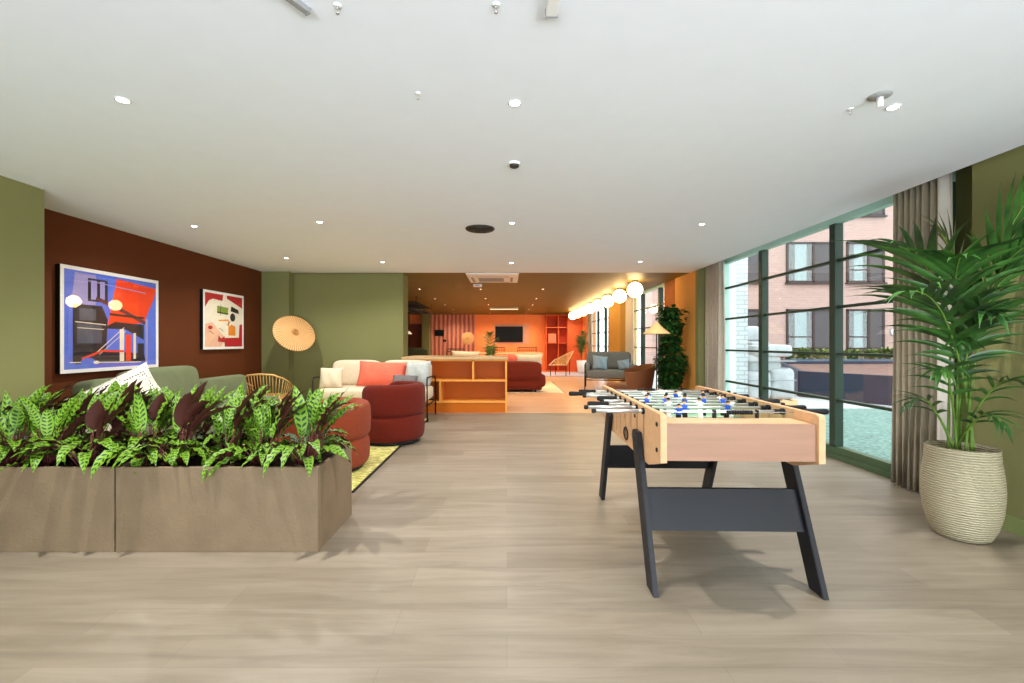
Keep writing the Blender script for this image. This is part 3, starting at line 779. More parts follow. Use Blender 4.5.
# ------------------------------------------------------------------ tall palm in ribbed pot
PX, PY = 2.875, 2.88; PS = .73
t = thing('plant_pot', 'large ivory ribbed ceramic pot in front of the taupe curtain', 'plant pot', (PX, PY, 0))
b = MB().lathe([(0, .0), (.165, .0), (.19, .012), (.225, .07), (.255, .16), (.268, .25), (.270, .32), (.262, .40), (.248, .48), (.240, .55), (.243, .565), (.232, .57), (.225, .55), (.232, .48), (.235, .44)], seg=64)
for v in b.bm.verts: v.co.x *= PS; v.co.y *= PS
b.build('pot_body', M['pot'], t)
b = MB().lathe([(0, .525), (.06, .53), (.12, .515), (.174, .50)], seg=40)
for v in b.bm.verts: v.co.z += random.uniform(-.008, .008)
b.build('bark_mulch', M['bark'], t)

def leaflet(b, p, d, up, L, W, droop, nl=7):
    d = Vector(d).normalized(); up = Vector(up); side = d.cross(up)
    if side.length < 1e-4: side = Vector((1, 0, 0))
    side.normalize(); pos = Vector(p); prev = None
    for i in range(nl+1):
        t = i/nl; wd = W*(.35+.65*math.sin(PI*min(1, t*1.15+.05)**.8)) * (1-t**3) + .0006 if i < nl else .0006
        n = side.cross(d).normalized()
        row = [b.bm.verts.new(pos - side*wd + n*wd*.35), b.bm.verts.new(pos), b.bm.verts.new(pos + side*wd + n*wd*.35)]
        if prev:
            for k in range(2):
                f = b.bm.faces.new((prev[k], prev[k+1], row[k+1], row[k])); f.smooth = True
        prev = row
        d = (d + Vector((0, 0, -droop/nl*(.5+t)))).normalized(); pos = pos + d*(L/nl)
def frond(b, st, base, az, reach, top, droop, nleaf=17, L=.42, W=.019, lean=.3, tip_drop=.3, split=.48, seed=0):
    # petiole rises from base with lean, rachis arches out by reach in direction az and comes to height top at its apex
    rnd = random.Random(seed)
    base = Vector(base); out = Vector((math.cos(az), math.sin(az), 0))
    pts = []
    n = 22
    for i in range(n+1):
        t = i/n
        r = reach*(lean*t + (1-lean)*t**2.4)
        z = top*(1.28*t - .28*t**2) if t < 1 else top
        z -= tip_drop*max(0, (t-.62)/.38)**2
        pts.append(base + out*r + Vector((0, 0, z)))
    rad = [.0085*(1-t/n*.8)+.001 for t in range(n+1)]
    st.tube(pts, rad, 6)
    i0 = int(n*split)
    for q in range(nleaf):
        s = i0 + (n-i0)*(q+.3)/nleaf; i = min(n-1, int(s)); fr = s-i
        p = pts[i].lerp(pts[i+1], fr); tan = (pts[i+1]-pts[i]).normalized()
        sd = tan.cross(Vector((0, 0, 1)))
        if sd.length < .2: sd = Vector((-math.sin(az), math.cos(az), 0))
        sd.normalize(); tt = q/(nleaf-1)
        ll = L*(.62+.55*math.sin(PI*min(1, tt*.85+.12)))*(1 if tt < .8 else 1-.35*(tt-.8)/.2)
        upv = sd.cross(tan)
        for sgn in (-1, 1):
            d = tan*(.55+.75*tt) + sd*sgn*(1.0-.45*tt) + Vector((0, 0, .12))
            leaflet(b, p, d, upv, ll*rnd.uniform(.88, 1.1), W*rnd.uniform(.85, 1.15), droop*rnd.uniform(.8, 1.2))
    leaflet(b, pts[-1], pts[-1]-pts[-2], (0, 0, 1), L*.5, W, droop)
P = thing('potted_palm', 'tall green kentia palm growing from the ivory ribbed pot', 'plant', (PX, PY, .52))
spec = [  # az deg, reach, top, droop, nleaf, L, W, lean, tipdrop
    (184, .50, 1.42, .85, 9, .50, .021, .28, .12), (200, .62, 1.18, .9, 9, .46, .020, .34, .18),
    (232, .46, 1.34, .9, 10, .42, .020, .3, .16),
    (-72, .36, 1.60, .7, 10, .44, .024, .25, .0), (-88, .44, 1.42, .9, 10, .44, .023, .3, .16), (-112, .40, 1.08, 1.0, 7, .36, .019, .4, .22),
    (-60, .20, 1.25, 1.0, 9, .36, .020, .35, .15), (150, .14, 1.50, .8, 8, .34, .018, .2, .1),
    (215, .40, .70, 1.1, 7, .26, .013, .6, .18), (182, .32, .46, 1.1, 6, .20, .011, .7, .16), (-84, .40, .62, 1.1, 7, .24, .012, .6, .18),
    (-98, .34, .38, 1.1, 6, .20, .011, .7, .16), (-130, .24, .90, 1.0, 8, .28, .014, .5, .2)]
for q, (az, rc, tp, dr, nl, L_, W_, ln, td) in enumerate(spec):
    b = MB(); st = MB(); a = math.radians(az)
    frond(b, st, (.05*math.cos(a*1.7+q), .05*math.sin(a*1.3+q), 0), a, rc, tp, dr, nl, L_, W_, ln, td, seed=q)
    lim = 3.235-PX
    for bb in (b, st):
        for v in bb.bm.verts:
            if v.co.x > lim: v.co.x = lim-.015*min(1, (v.co.x-lim)/.3)
    so = st.build('frond_stem', M['stem'], P)
    b.build('frond_leaves', M['palm'], so, recalc=False)

# ------------------------------------------------------------------ left lounge: rug, sage sofa, rattan chair, armchairs
t = thing('rug', 'yellow green patterned rug under the red armchairs', 'rug', (-2.62, 5.45, 0))
MB().box(-1.36, 1.36, -1.75, 1.80, .001, .014, .004).build('rug_pile', M['rug'], t)
MB().box(1.355, 1.375, -1.75, 1.80, .001, .016, .003).box(-1.36, 1.36, -1.765, -1.745, .001, .016, .003).build('rug_binding', M['black'], t)

def tub_chair(name, label, loc, rz, m, seat_m, R=.38):
    t = thing(name, label, 'armchair', loc, rz)
    MB().lathe([(0, .0), (R-.05, .0), (R-.05, .035), (0, .035)], seg=40).build('plinth', M['black'], t)
    n = []
    for k in range(17):
        q = -PI/2 + PI*k/16
        n.append((R-.075+.085*abs(math.cos(q))**.6, .2+.165*math.copysign(abs(math.sin(q))**.6, math.sin(q))))
    MB().lathe([(0, n[0][1])]+n+[(0, n[-1][1])], seg=56).build('seat_base', m, t)
    MB().soft((-.05, 0, .385), (R-.10, R-.13, .065), .5, .8, 32, 12).build('seat_cushion', seat_m, t)
    MB().sweep_arc((0, 0, 0), R-.065, -2.25, 2.25, .40, .17, .34, 56, 18).build('backrest', m, t)
    return t
tub_chair('tub_armchair', 'rust red round tub armchair at the rug edge, facing away from walkway', (-1.44, 5.66, .014), -.25, M['red'], M['red'], .40).scale = (1, 1, .96)
tub_chair('tub_armchair', 'terracotta round tub armchair just behind the leafy planter', (-1.79, 4.42, .014), -.1, M['terra'], M['ored'], .43).scale = (1, 1, .86)

# cream sofa
t = thing('sofa', 'cream two seat sofa with thin black frame against the green wall', 'sofa', (-2.11, 7.42, 0))
b = MB()
for sx in (-1, 1):
    x = sx*.88
    b.tube([(x, -.40, 0), (x, -.42, .66), (x, -.38, .685), (x, .34, .66), (x, .40, .60), (x, .42, 0)], .012, 8)
b.tube([(-.88, .40, .40), (.88, .40, .40)], .012, 8).tube([(-.88, -.40, .25), (.88, -.40, .25)], .012, 8).tube([(-.88, .40, .25), (.88, .40, .25)], .012, 8)
b.tube([(-.88, -.40, .25), (-.88, .40, .25)], .012, 8).tube([(.88, -.40, .25), (.88, .40, .25)], .012, 8)
b.build('frame', M['black'], t)
MB().soft((-.43, -.03, .40), (.44, .40, .115), .35, .22, 36, 14).build('seat_cushion', M['cream'], t)
MB().soft((.43, -.03, .40), (.44, .40, .115), .35, .22, 36, 14).build('seat_cushion', M['cream'], t)
for sx in (-1, 1): MB().soft((sx*.42, .30, .71), (.41, .12, .22), .4, .3, 36, 14, rot=Rx(-.16)).build('back_cushion', M['cream'], t)
def cushion(label, loc, w, h, tk, m, rot, mats=None):
    o = MB().pillow((0, 0, 0), w, h, tk).build('scatter_cushion', m)
    o.location = loc; o.rotation_euler = rot
    return tag(o, label, 'cushion')
cushion('white grey cushion propped at the black arm on cream sofa, wall side', (-2.78, 7.20, .665), .36, .34, .14, M['cream'], (-.25, 0, .12))
cushion('large coral pink cushion leaning on the cream sofa back', (-2.03, 7.40, .715), .80, .42, .20, M['coralf'], (-.32, .03, -.03))
cushion('pale blue grey cushion at the counter end of the cream sofa', (-1.43, 7.33, .72), .42, .42, .16, M['paleblue'], (-.25, -.06, -.12))
cushion('dark grey cushion lying before the pale one on cream sofa', (-1.60, 7.10, .60), .40, .28, .14, M['greyf'], (-.6, .05, .05))

# sage sofa along the brown wall, seats facing the rug
t = thing('sofa', 'sage green velvet sofa along the brown wall below the pictures', 'sofa', (-3.72, 5.45, 0))
MB().box(-.36, .44, -1.30, 1.22, .10, .30, .03).build('base', M['sage'], t)
for x in (-.3, .38):
    for y in (-1.2, 1.2): MB().cyl((x, y, 0), (x, y, .11), .016, .02, 10).build('foot', M['black'], t)
for y in (-.66, .60): MB().soft((.06, y, .38), (.38, .62, .09), .35, .25, 36, 12).build('seat_cushion', M['sage'], t)
MB().soft((-.20, -.28, .70), (.13, .50, .245), .35, .25, 36, 14, rot=Ry_(-.16)).build('back_cushion', M['sage'], t)
MB().soft((-.20, .76, .60), (.13, .48, .165), .35, .25, 36, 14, rot=Ry_(-.12)).build('back_cushion', M['sage'], t)
MB().soft((-.12, -1.10, .66), (.13, .22, .22), .35, .3, 30, 12, rot=Ry_(-.16)).build('bolster', M['sage'], t)
cushion('white net knitted cushion on the sage sofa below larger picture', (-3.66, 4.30, .665), .78, .46, .16, M['knit'], (-.2, -.42, 1.25))

# rattan lounge chair
def rattan_chair():
    t = thing('rattan_chair', 'golden rattan lounge chair with spindle back by green end wall', 'chair', (-3.80, 7.20, 0), .2)
    b = MB(); W = .30
    top = [(-W, -.22, .66), (-W*.6, -.30, .73), (0, -.33, .75), (W*.6, -.30, .73), (W, -.22, .67), (W+.02, 0, .60), (W, .30, .52)]
    b.tube(top, .014, 8); b.tube([(-W, -.22, .66), (-W-.02, 0, .60), (-W, .30, .52)], .014, 8)
    b.build('top_rail', M['rattan'], t)
    s_ = MB().tube([(-W+.03, -.22, .36), (W-.03, -.22, .36), (W-.03, .30, .38), (-W+.03, .30, .38), (-W+.03, -.22, .36)], .014, 8)
    s_.box(-W+.04, W-.04, -.2, .29, .355, .375, .005); s_.build('seat', M['rattan'], t)
    sp = MB()
    for k in range(15):
        u = -1+2*k/14; x = u*W; y = -.33+.11*u*u; z = .75-.09*u*u
        sp.tube([(u*(W-.04), -.215, .365), (x, y, z)], .006, 6)
    for sx in (-1, 1):
        for k in range(5):
            v = k/4; sp.tube([(sx*(W-.03), -.15+.42*v, .37), (sx*(W+.015), -.12+.40*v, .63-.11*v)], .006, 6)
    sp.build('spindles', M['rattan'], t)
    for x, y in ((-.26, -.22), (.26, -.22), (-.26, .28), (.26, .28)):
        MB().tube([(x, y, .37), (x*1.08, y*1.1, 0)], .013, 8).build('leg', M['rattan'], t)
rattan_chair()

# low round table hidden in part between the seats
t = thing('coffee_table', 'low dark round coffee table on the yellow green rug', 'table', (-2.55, 5.45, .014))
MB().lathe([(0, .33), (.36, .33), (.37, .345), (.36, .36), (0, .36)], seg=40).build('table_top', M['charcoal'], t)
for a in (0.5, 2.6, 4.7): MB().tube([(.26*math.cos(a), .26*math.sin(a), .33), (.32*math.cos(a), .32*math.sin(a), 0)], .012, 8).build('leg', M['black'], t)

# pictures
def picture(label, y0, y1, z0, z1, draw, mats):
    t = thing('framed_picture', label, 'picture', (-4.24, (y0+y1)/2, (z0+z1)/2))
    hy, hz = (y1-y0)/2, (z1-z0)/2; D = .05
    b = MB()
    b.box(0, D-.004, -hy, hy, -hz, hz, .002)
    b.build('frame_box', M['wall_black'], t)
    b = MB(); w_ = .035
    b.box(D-.004, D, -hy, hy, hz-w_, hz).box(D-.004, D, -hy, hy, -hz, -hz+w_).box(D-.004, D, -hy, -hy+w_, -hz+w_, hz-w_).box(D-.004, D, hy-w_, hy, -hz+w_, hz-w_)
    b.build('frame_face', M['mount'], t)
    art = MB(); layer = [0]
    def poly(mi, pts):
        # pts in 0..1 coordinates of the print, y to the viewer's right along the wall
        layer[0] += 1; art.mi = mi; X = D-.0038+.00012*layer[0]
        vs = [(X, -hy+w_+(2*hy-2*w_)*u, -hz+w_+(2*hz-2*w_)*v) for u, v in pts]
        f = art.bm.faces.new([art.bm.verts.new(p) for p in vs]); f.material_index = mi; f.normal_update()
    def rect(mi, u0, v0, u1, v1): poly(mi, [(u0, v0), (u1, v0), (u1, v1), (u0, v1)])
    def line(mi, pts, wd):
        for (a, b_), (c_, d_) in zip(pts, pts[1:]):
            l = math.hypot(c_-a, d_-b_) or 1; nx, ny = -(d_-b_)/l*wd/2, (c_-a)/l*wd/2
            poly(mi, [(a+nx, b_+ny), (c_+nx, d_+ny), (c_-nx, d_-ny), (a-nx, b_-ny)])
    def blob(mi, u, v, r, q=12, e=1.0): poly(mi, [(u+r*math.cos(2*PI*k/q), v+r*e*math.sin(2*PI*k/q)) for k in range(q)])
    draw(rect, poly, line, blob)
    art.build('art_print', mats, t, recalc=False)
    MB().box(D+.0085, D+.0095, -hy+.004, hy-.004, -hz+.004, hz-.004).build('glass_sheet', M['pane'], t)
A = [mat('print_blue', (84, 108, 206), .6, var=.1, scale=6), mat('print_red', (226, 62, 26), .6), mat('print_black', (34, 30, 40), .6),
     mat('print_slate', (74, 78, 92), .6, var=.2), mat('print_cream', (226, 214, 190), .6), mat('print_lilac', (150, 140, 190), .6), mat('print_brown', (92, 48, 52), .6)]
def art_one(rect, poly, line, blob):
    rect(0, 0, 0, 1, 1)
    poly(1, [(.42, .46), (.52, .98), (1, .93), (.97, .80), (.84, .50)])
    poly(5, [(.06, .62), (.30, .62), (.30, .98), (.10, .98)])
    poly(2, [(.08, .06), (.40, .06), (.42, .52), (.36, .66), (.08, .66)])
    rect(3, .12, .26, .36, .46); rect(3, .14, .50, .30, .62)
    rect(2, .22, .70, .42, .94); rect(5, .25, .72, .31, .92); rect(5, .34, .72, .39, .92)
    poly(2, [(.36, .42), (.62, .42), (.84, .30), (.84, .48), (.50, .50)])
    line(6, [(.30, .74), (.60, .62), (.86, .50)], .04); line(2, [(.44, .58), (.84, .56)], .025)
    poly(2, [(.10, .05), (.86, .05), (.84, .14), (.10, .20)])
    rect(4, .55, .06, .60, .42); rect(1, .62, .06, .68, .36); rect(4, .71, .08, .74, .38); rect(2, .76, .06, .84, .26); rect(5, .86, .02, .89, .55)
    line(4, [(.10, .48), (.40, .46)], .010); line(4, [(.12, .42), (.38, .41)], .008); line(4, [(.28, .14), (.60, .44)], .008)
    line(4, [(.33, .14), (.62, .40)], .006); line(1, [(.16, .10), (.36, .18), (.60, .17)], .022); line(4, [(.05, .07), (.80, .04)], .010)
    blob(0, .22, .07, .07, 14, .6); blob(4, .30, .06, .03, 10, .6); line(5, [(.10, .92), (.86, .86)], .010)
picture('large framed print of blue, orange red and black shapes on brown wall', 4.27, 5.47, .93, 1.965, art_one, A)
B = [mat('print_ivory', (232, 222, 200), .6, var=.05), mat('print_crimson', (178, 34, 40), .6), mat('print_ink', (34, 32, 30), .6),
     mat('print_green', (128, 148, 54), .6), mat('print_orange', (232, 140, 48), .6), mat('print_pink', (232, 182, 152), .6)]
def art_two(rect, poly, line, blob):
    rect(0, 0, 0, 1, 1)
    poly(5, [(0, 0), (.42, 0), (.48, .20), (.18, .46), (0, .42)])
    poly(1, [(0, .72), (.10, .86), (.20, .90), (.44, .88), (.46, 1), (0, 1)]); poly(1, [(.56, .94), (1, .78), (1, 1), (.56, 1)])
    poly(1, [(.50, 0), (1, 0), (1, .46), (.92, .44), (.90, .18), (.50, .17)]); poly(1, [(.32, .10), (.50, .08), (.50, .20), (.40, .16), (.34, .22)])
    poly(3, [(.30, .64), (.58, .62), (.60, .76), (.30, .78)]); line(2, [(.30, .66), (.60, .64)], .02); line(2, [(.38, .60), (.40, .80)], .012)
    blob(2, .72, .58, .075, 14, 1.1); poly(4, [(.60, .22), (.80, .22), (.80, .40), (.68, .44), (.60, .36)]); line(4, [(.34, .50), (.60, .52), (.62, .34)], .03)
    blob(1, .13, .36, .06, 9, .6); line(2, [(.10, .30), (.22, .24)], .01); line(2, [(.34, .36), (.46, .30)], .01); line(2, [(.66, .50), (.56, .42)], .014)
    poly(2, [(.66, .70), (.90, .66), (.88, .74), (.68, .80)])
picture('smaller framed print of crimson, ivory and orange shapes on brown wall', 6.28, 7.24, 1.13, 1.965, art_two, B)

# ------------------------------------------------------------------ woven disc wall lamps
def disc_lamp(label, loc, wall_y, tilt, yaw, r, m='disc'):
    t = thing('disc_wall_lamp', label, 'wall lamp', loc)
    d = MB().lathe([(0, .035), (.05, .03), (r*.5, .016), (r-.012, .0), (r, -.004), (r, -.012), (r-.014, -.012), (r*.5, .004), (.05, .018), (0, .02)], seg=48)
    o = d.build('woven_shade', M[m], t); o.rotation_euler = (PI/2+tilt, 0, yaw)
    h = MB(); 
    for k in range(26):
        a = k*.55; h_r = .012+.0016*k
    h.tube([((.006+.0019*k)*math.cos(k*.6), (.006+.0019*k)*math.sin(k*.6), .040) for k in range(32)], .004, 6)
    ho = h.build('hub_coil', mat('hub_brown', (170, 112, 52), .6), t); ho.rotation_euler = (PI/2+tilt, 0, yaw)
    L_ = wall_y - loc[1]
    MB().tube([(0, .02, 0), (0, L_*.5, .02), (0, L_-.01, 0)], .011, 8).build('arm', M['black'], t)
    MB().cyl((0, L_-.02, 0), (0, L_, 0), .05, seg=24).build('wall_plate', M['black'], t)
disc_lamp('round golden rattan disc lamp tilted on green end wall above rattan chair', (-3.50, 7.50, 1.385), 8.06, -.50, .80, .335)
disc_lamp('distant pale round disc lamp on the pink fluted panelling', (-1.66, 19.3, 1.42), 19.72, -.15, .1, .27)

# ------------------------------------------------------------------ orange shelving and worktop
t = thing('shelving_unit', 'orange open shelving unit under the speckled counter top', 'shelving', (0, 7.96, 0))
W0 = -1.83; D_ = .40; th = .032
for nm, x0, x1, z0, z1 in (('side_panel', -th, 0, 0, .93), ('side_panel', W0, W0+th, 0, .93), ('divider', -.61, -.61+th, .575, .93), ('divider', -1.19, -1.19+th, .20, .545)):
    MB().box(x0, x1, 0, D_, z0, z1, .002).build(nm, M['orangee'], t)
for z in (.545, .172, .90):
    MB().box(W0+th, -th, 0, D_-.01, z, z+th, .002).build('shelf', M['orangee'], t)
MB().box(W0, 0, D_-.01, D_+.01, 0, .93).build('back_panel', M['orange'], t)
MB().box(W0+th, -th, .012, .03, 0, .172).build('kick_board', M['orange'], t)
MB().box(W0, 0, D_+.01, .98, 0, .93, .003).build('carcass', M['orange'], t)
o = MB().box(-1.84, .012, 7.93, 8.98, .932, .975, .004).build('worktop', M['top'])
tag(o, 'long pale speckled worktop lying over the orange shelving', 'worktop')

# ------------------------------------------------------------------ far room furniture
t = thing('sofa', 'dark maroon sofa with its back to the orange shelving', 'sofa', (-.55, 11.55, 0))
MB().box(-1.45, 1.42, -.40, .50, .06, .36, .06, 3).build('base', M['maroon'], t)
MB().soft((0, -.36, .56), (1.40, .16, .22), .3, .15, 40, 14).build('backrest', M['maroon'], t)
MB().soft((0, -.30, .30), (1.50, .18, .20), .35, .15, 40, 14).build('lower_roll', M['maroon'], t)
for x in (-1.3, 1.25):
    for y in (-.32, .42): MB().cyl((x, y, 0), (x, y, .07), .02, .024, 10).build('foot', M['black'], t)
for x in (-.7, .7): MB().soft((x, .12, .42), (.66, .38, .09), .35, .2, 32, 12).build('seat_cushion', M['maroon'], t)
cushion('cream cushion showing above the maroon sofa back', (.55, 11.45, .80), .70, .28, .16, M['cream'], (.2, 0, 0))
cushion('pinkish cushion above the maroon sofa back beside shelving', (.12, 11.48, .79), .42, .30, .16, M['coralf'], (.2, 0.05, 0))
cushion('white cushion above the maroon sofa back, behind worktop', (-1.05, 11.45, .84), .70, .36, .16, M['cream'], (.2, 0.03, 0))
t = thing('rug', 'cream rug under the maroon sofa in the coral room', 'rug', (.1, 12.6, 0))
MB().box(-1.9, 1.30, -1.5, 1.7, .001, .012, .003).build('rug_pile', mat('cream_rug', (226, 206, 170), .95, var=.12, scale=10), t)
MB().box(1.29, 1.31, -1.5, 1.7, .001, .014, .003).build('rug_binding', M['greyf'], t)
t = thing('rug', 'pale grey violet rug in front of the coral bookcase', 'rug', (2.0, 17.6, 0))
MB().box(-1.1, .95, -1.0, 1.3, .001, .012, .003).build('rug_pile', mat('violet_grey_rug', (186, 172, 182), .95, var=.2, scale=4), t)
MB().box(-1.1, .95, -1.015, -1.0, .001, .013, .003).build('rug_binding', M['greyf'], t)

def wire_chair(label, loc, rz, back_top=1.07):
    t = thing('wire_chair', label, 'chair', loc, rz)
    s_ = MB().soft((0, 0, .62), (.22, .21, .03), .4, .5, 24, 8); s_.build('seat', M['greyf'], t)
    b = MB(); zt = back_top
    b.tube([(-.24, .0, .70), (-.31, .18, .78), (-.31, .24, zt), (.31, .24, zt), (.31, .18, .78), (.24, .0, .70)], .015, 8)
    b.tube([(-.30, .20, .80), (.30, .20, .80)], .010, 6).tube([(-.31, .24, zt-.08), (.31, .24, zt-.08)], .010, 6)
    for k in range(9): x = -.26+.065*k; b.tube([(x, .20, .80), (x, .24, zt)], .006, 6)
    b.tube([(-.22, .18, .62), (-.30, .20, .80)], .01, 6).tube([(.22, .18, .62), (.30, .20, .80)], .01, 6)
    b.build('backrest', M['black'], t)
    for x, y in ((-.2, -.18), (.2, -.18), (-.2, .18), (.2, .18)):
        MB().tube([(x, y, .60), (x*1.15, y*1.2, 0)], .012, 8).build('leg', M['black'], t)
    return t
wire_chair('black wire backed high chair below the television screen edge', (-.38, 15.0, 0), PI)
wire_chair('black wire backed high chair nearer to the coral bookcase', (.66, 15.0, 0), PI)
wire_chair('dark curved chair standing before the pink fluted panelling', (-1.85, 15.6, 0), PI+.5, 1.02)
t = thing('dining_table', 'long pale table between worktop and wire backed chairs', 'table', (.0, 14.2, 0))
MB().box(-1.1, 1.1, -.40, .40, .88, .915, .006).build('table_top', M['palewood'], t)
for x in (-.95, .95):
    for y in (-.3, .3): MB().cyl((x, y, 0), (x, y, .88), .022, seg=10).build('leg', M['black'], t)

# lounge chair of pale wood
t = thing('lounge_chair', 'pale wood sling lounge chair beside coral bookcase', 'chair', (2.0, 17.0, 0), -.35)
b = MB()
b.tube([(.30, -.34, .42), (.42, .3, .92)], .02, 8).tube([(-.36, -.30, .40), (-.30, .34, .58)], .02, 8)
b.tube([(-.36, -.30, .40), (.30, -.34, .42)], .02, 8).tube([(-.30, .34, .58), (.42, .3, .92)], .02, 8)
b.build('seat_frame', M['palewood'], t)
b = MB()
for k in range(11):
    u = k/10; b.tube([Vector((-.36, -.30, .40)).lerp(Vector((.30, -.34, .42)), u), Vector((-.03+.5*(u-.5), 0, .38+.1*u)), Vector((-.30, .34, .58)).lerp(Vector((.42, .3, .92)), u)], .011, 6)
b.build('woven_slats', M['rattan'], t)
for x, y, z in ((-.33, -.28, .41), (.28, -.30, .42), (-.28, .30, .57), (.30, .26, .80)):
    MB().tube([(x, y, z), (x*.95, y*.9, 0)], .014, 8).build('leg', M['black'], t)

# slate sofa
t = thing('sofa', 'slate grey sofa with slim black frame below the globe lamps', 'sofa', (2.72, 12.15, 0), -.20)
b = MB(); HX = .62
for sx in (-1, 1):
    x = sx*HX
    b.tube([(x, -.44, 0), (x, -.42, .64), (x, .40, .68), (x, .46, 0)], .015, 8)
    for z in (.34, .5): b.tube([(x, -.42, z), (x, .42, z+.02)], .010, 6)
b.tube([(-HX, -.42, .26), (HX, -.42, .26)], .012, 8).tube([(-HX, .42, .26), (HX, .42, .26)], .012, 8).tube([(-HX, .40, .66), (HX, .40, .66)], .012, 8)
b.build('frame', M['black'], t)
MB().soft((0, -.02, .40), (HX-.03, .42, .12), .35, .2, 36, 12).build('seat_cushion', M['dgrey'], t)
MB().soft((0, .33, .74), (HX-.02, .13, .24), .35, .25, 36, 12, rot=Rx(-.18)).build('back_cushion', M['dgrey'], t)
for sx in (-1, 1): MB().soft((sx*(HX-.07), 0, .55), (.055, .38, .14), .4, .3, 26, 10).build('arm_pad', M['dgrey'], t)
cushion('dusty blue cushion propped on the slate sofa', (2.45, 11.98, .70), .40, .38, .14, M['bluef'], (-.3, .12, .1))
cushion('small pale blue cushion at window end of slate sofa', (3.02, 11.80, .66), .30, .26, .12, M['bluef'], (-.35, -.2, -.35))

# woven tub chair and pouf
def woven_tub(name, label, cat, loc, s=1.0):
    t = thing(name, label, cat, loc)
    b = MB().lathe([(0, .34*s), (.20*s, .35*s), (.26*s, .42*s), (.305*s, .68*s), (.315*s, .70*s), (.325*s, .68*s), (.27*s, .36*s), (.22*s, .12*s), (.20*s, .10*s), (0, .10*s)], seg=40)
    for v in b.bm.verts:
        if v.co.z > .5*s: v.co.z += .08*s*math.cos(math.atan2(v.co.y, v.co.x)-.3)
    b.build('woven_body', M['wicker'], t)
    MB().soft((0, 0, .40*s), (.20*s, .20*s, .05*s), .5, .9, 24, 8).build('seat_pad', M['cream'], t)
    for a in (.6, 2.2, 3.8, 5.3): MB().tube([(.18*s*math.cos(a), .18*s*math.sin(a), .11*s), (.22*s*math.cos(a), .22*s*math.sin(a), 0)], .012, 8).build('leg', M['black'], t)
woven_tub('wicker_chair', 'round brown wicker tub chair beside the climbing plant', 'chair', (2.78, 9.55, 0))
t = thing('pouf', 'low brown woven pouf between slate sofa and wicker chair', 'pouf', (2.5, 10.35, 0))
MB().soft((0, 0, .17), (.25, .25, .17), .6, 1.0, 32, 14).build('woven_body', M['wicker'], t)
MB().lathe([(0, .342), (.05, .341), (.06, .334)], seg=20).build('top_knot', M['rattan'], t)

# floor lamp with woven cone
t = thing('floor_lamp', 'floor lamp with pale woven cone shade before the second window', 'floor lamp', (2.53, 7.7, 0))
MB().lathe([(0, 0), (.14, 0), (.14, .015), (.02, .03), (0, .03)], seg=28).build('base', M['black'], t)
MB().tube([(0, 0, .02), (0, 0, 1.5)], .010, 8).build('pole', M['black'], t)
MB().lathe([(.015, 1.575), (.04, 1.555), (.10, 1.485), (.222, 1.385), (.226, 1.37), (.215, 1.375), (.09, 1.47), (.03, 1.53)], seg=40).build('lamp_shade', M['shade'], t)

# climbing plant
def scatter_leaves(b, n, fn, L=(.05, .09), W=.3, seed=1, dz=(-.9, .4)):
    rnd = random.Random(seed)
    for _ in range(n):
        p, out = fn(rnd)
        l = rnd.uniform(*L); d = Vector((out.x+rnd.uniform(-.5, .5), out.y+rnd.uniform(-.5, .5), rnd.uniform(*dz))).normalized()
        sd = d.cross(Vector((rnd.uniform(-.4, .4), rnd.uniform(-.4, .4), 1))).normalized()
        n_ = sd.cross(d)
        w_ = l*W
        vs = [b.bm.verts.new(q) for q in (p, p+d*l*.4+sd*w_+n_*.2*w_, p+d*l*.8+sd*w_*.5, p+d*l-n_*.1*l, p+d*l*.8-sd*w_*.5, p+d*l*.4-sd*w_+n_*.2*w_)]
        f1 = b.bm.faces.new((vs[0], vs[1], vs[2], vs[3])); f2 = b.bm.faces.new((vs[0], vs[3], vs[4], vs[5])); f1.smooth = f2.smooth = True
t = thing('climbing_plant', 'dense dark green climbing plant standing against the orange wall', 'plant', (2.93, 8.15, 0))
MB().lathe([(0, 0), (.15, 0), (.19, .30), (.20, .32), (.18, .31), (.0, .29)], seg=32).build('pot', M['charcoal'], t)
MB().tube([(0, 0, .28), (.01, 0, 1.0), (-.01, .0, 1.7)], .025, 8).build('moss_pole', M['bark'], t)
def fn(rnd):
    z = rnd.uniform(.25, 1.86)**1.0
    R_ = (.23 if z < .9 else .23-.12*(z-.9)/.9)*(.85+.2*math.sin(z*9)); a = rnd.uniform(0, 2*PI); r = R_*math.sqrt(rnd.random())
    if z > 1.45 and rnd.random() < .3: r = rnd.uniform(0, .24)
    return Vector((r*math.cos(a), r*math.sin(a), z)), Vector((math.cos(a), math.sin(a), 0))
b = MB(); scatter_leaves(b, 2300, fn, (.06, .12), .42, 5)
for v in b.bm.verts: v.co.x = min(v.co.x, .275)
b.build('foliage', M['ivy'], t, recalc=False)

# far palm and small plant
def simple_palm(label, loc, pot_m, h, r, n, seed, potr=.2, poth=.45):
    t = thing('potted_palm', label, 'plant', loc)
    MB().lathe([(0, 0), (potr*.8, 0), (potr, poth), (potr*.9, poth), (potr*.85, poth-.04), (0, poth-.04)], seg=28).build('pot', pot_m, t)
    b = MB(); st = MB(); rnd = random.Random(seed)
    for k in range(n):
        a = 2*PI*k/n*1.7; hh = h*rnd.uniform(.55, 1)
        frond(b, st, (0, 0, poth-.05), a, r*rnd.uniform(.5, 1), hh, 1.0, 10, .26, .016, .3, .15, .35, seed=k)
    st.build('stems', M['stem'], t); b.build('foliage', M['palm2'], t, recalc=False)
simple_palm('bushy palm in a white pot in the far corner by the coral wall', (2.98, 18.2, 0), M['plastic'], 1.35, .28, 11, 3, .2, .52)
simple_palm('slender palm rising behind the worktop in front of the television', (-.48, 13.3, 0), M['plastic'], 1.25, .24, 7, 9, .18, .5)

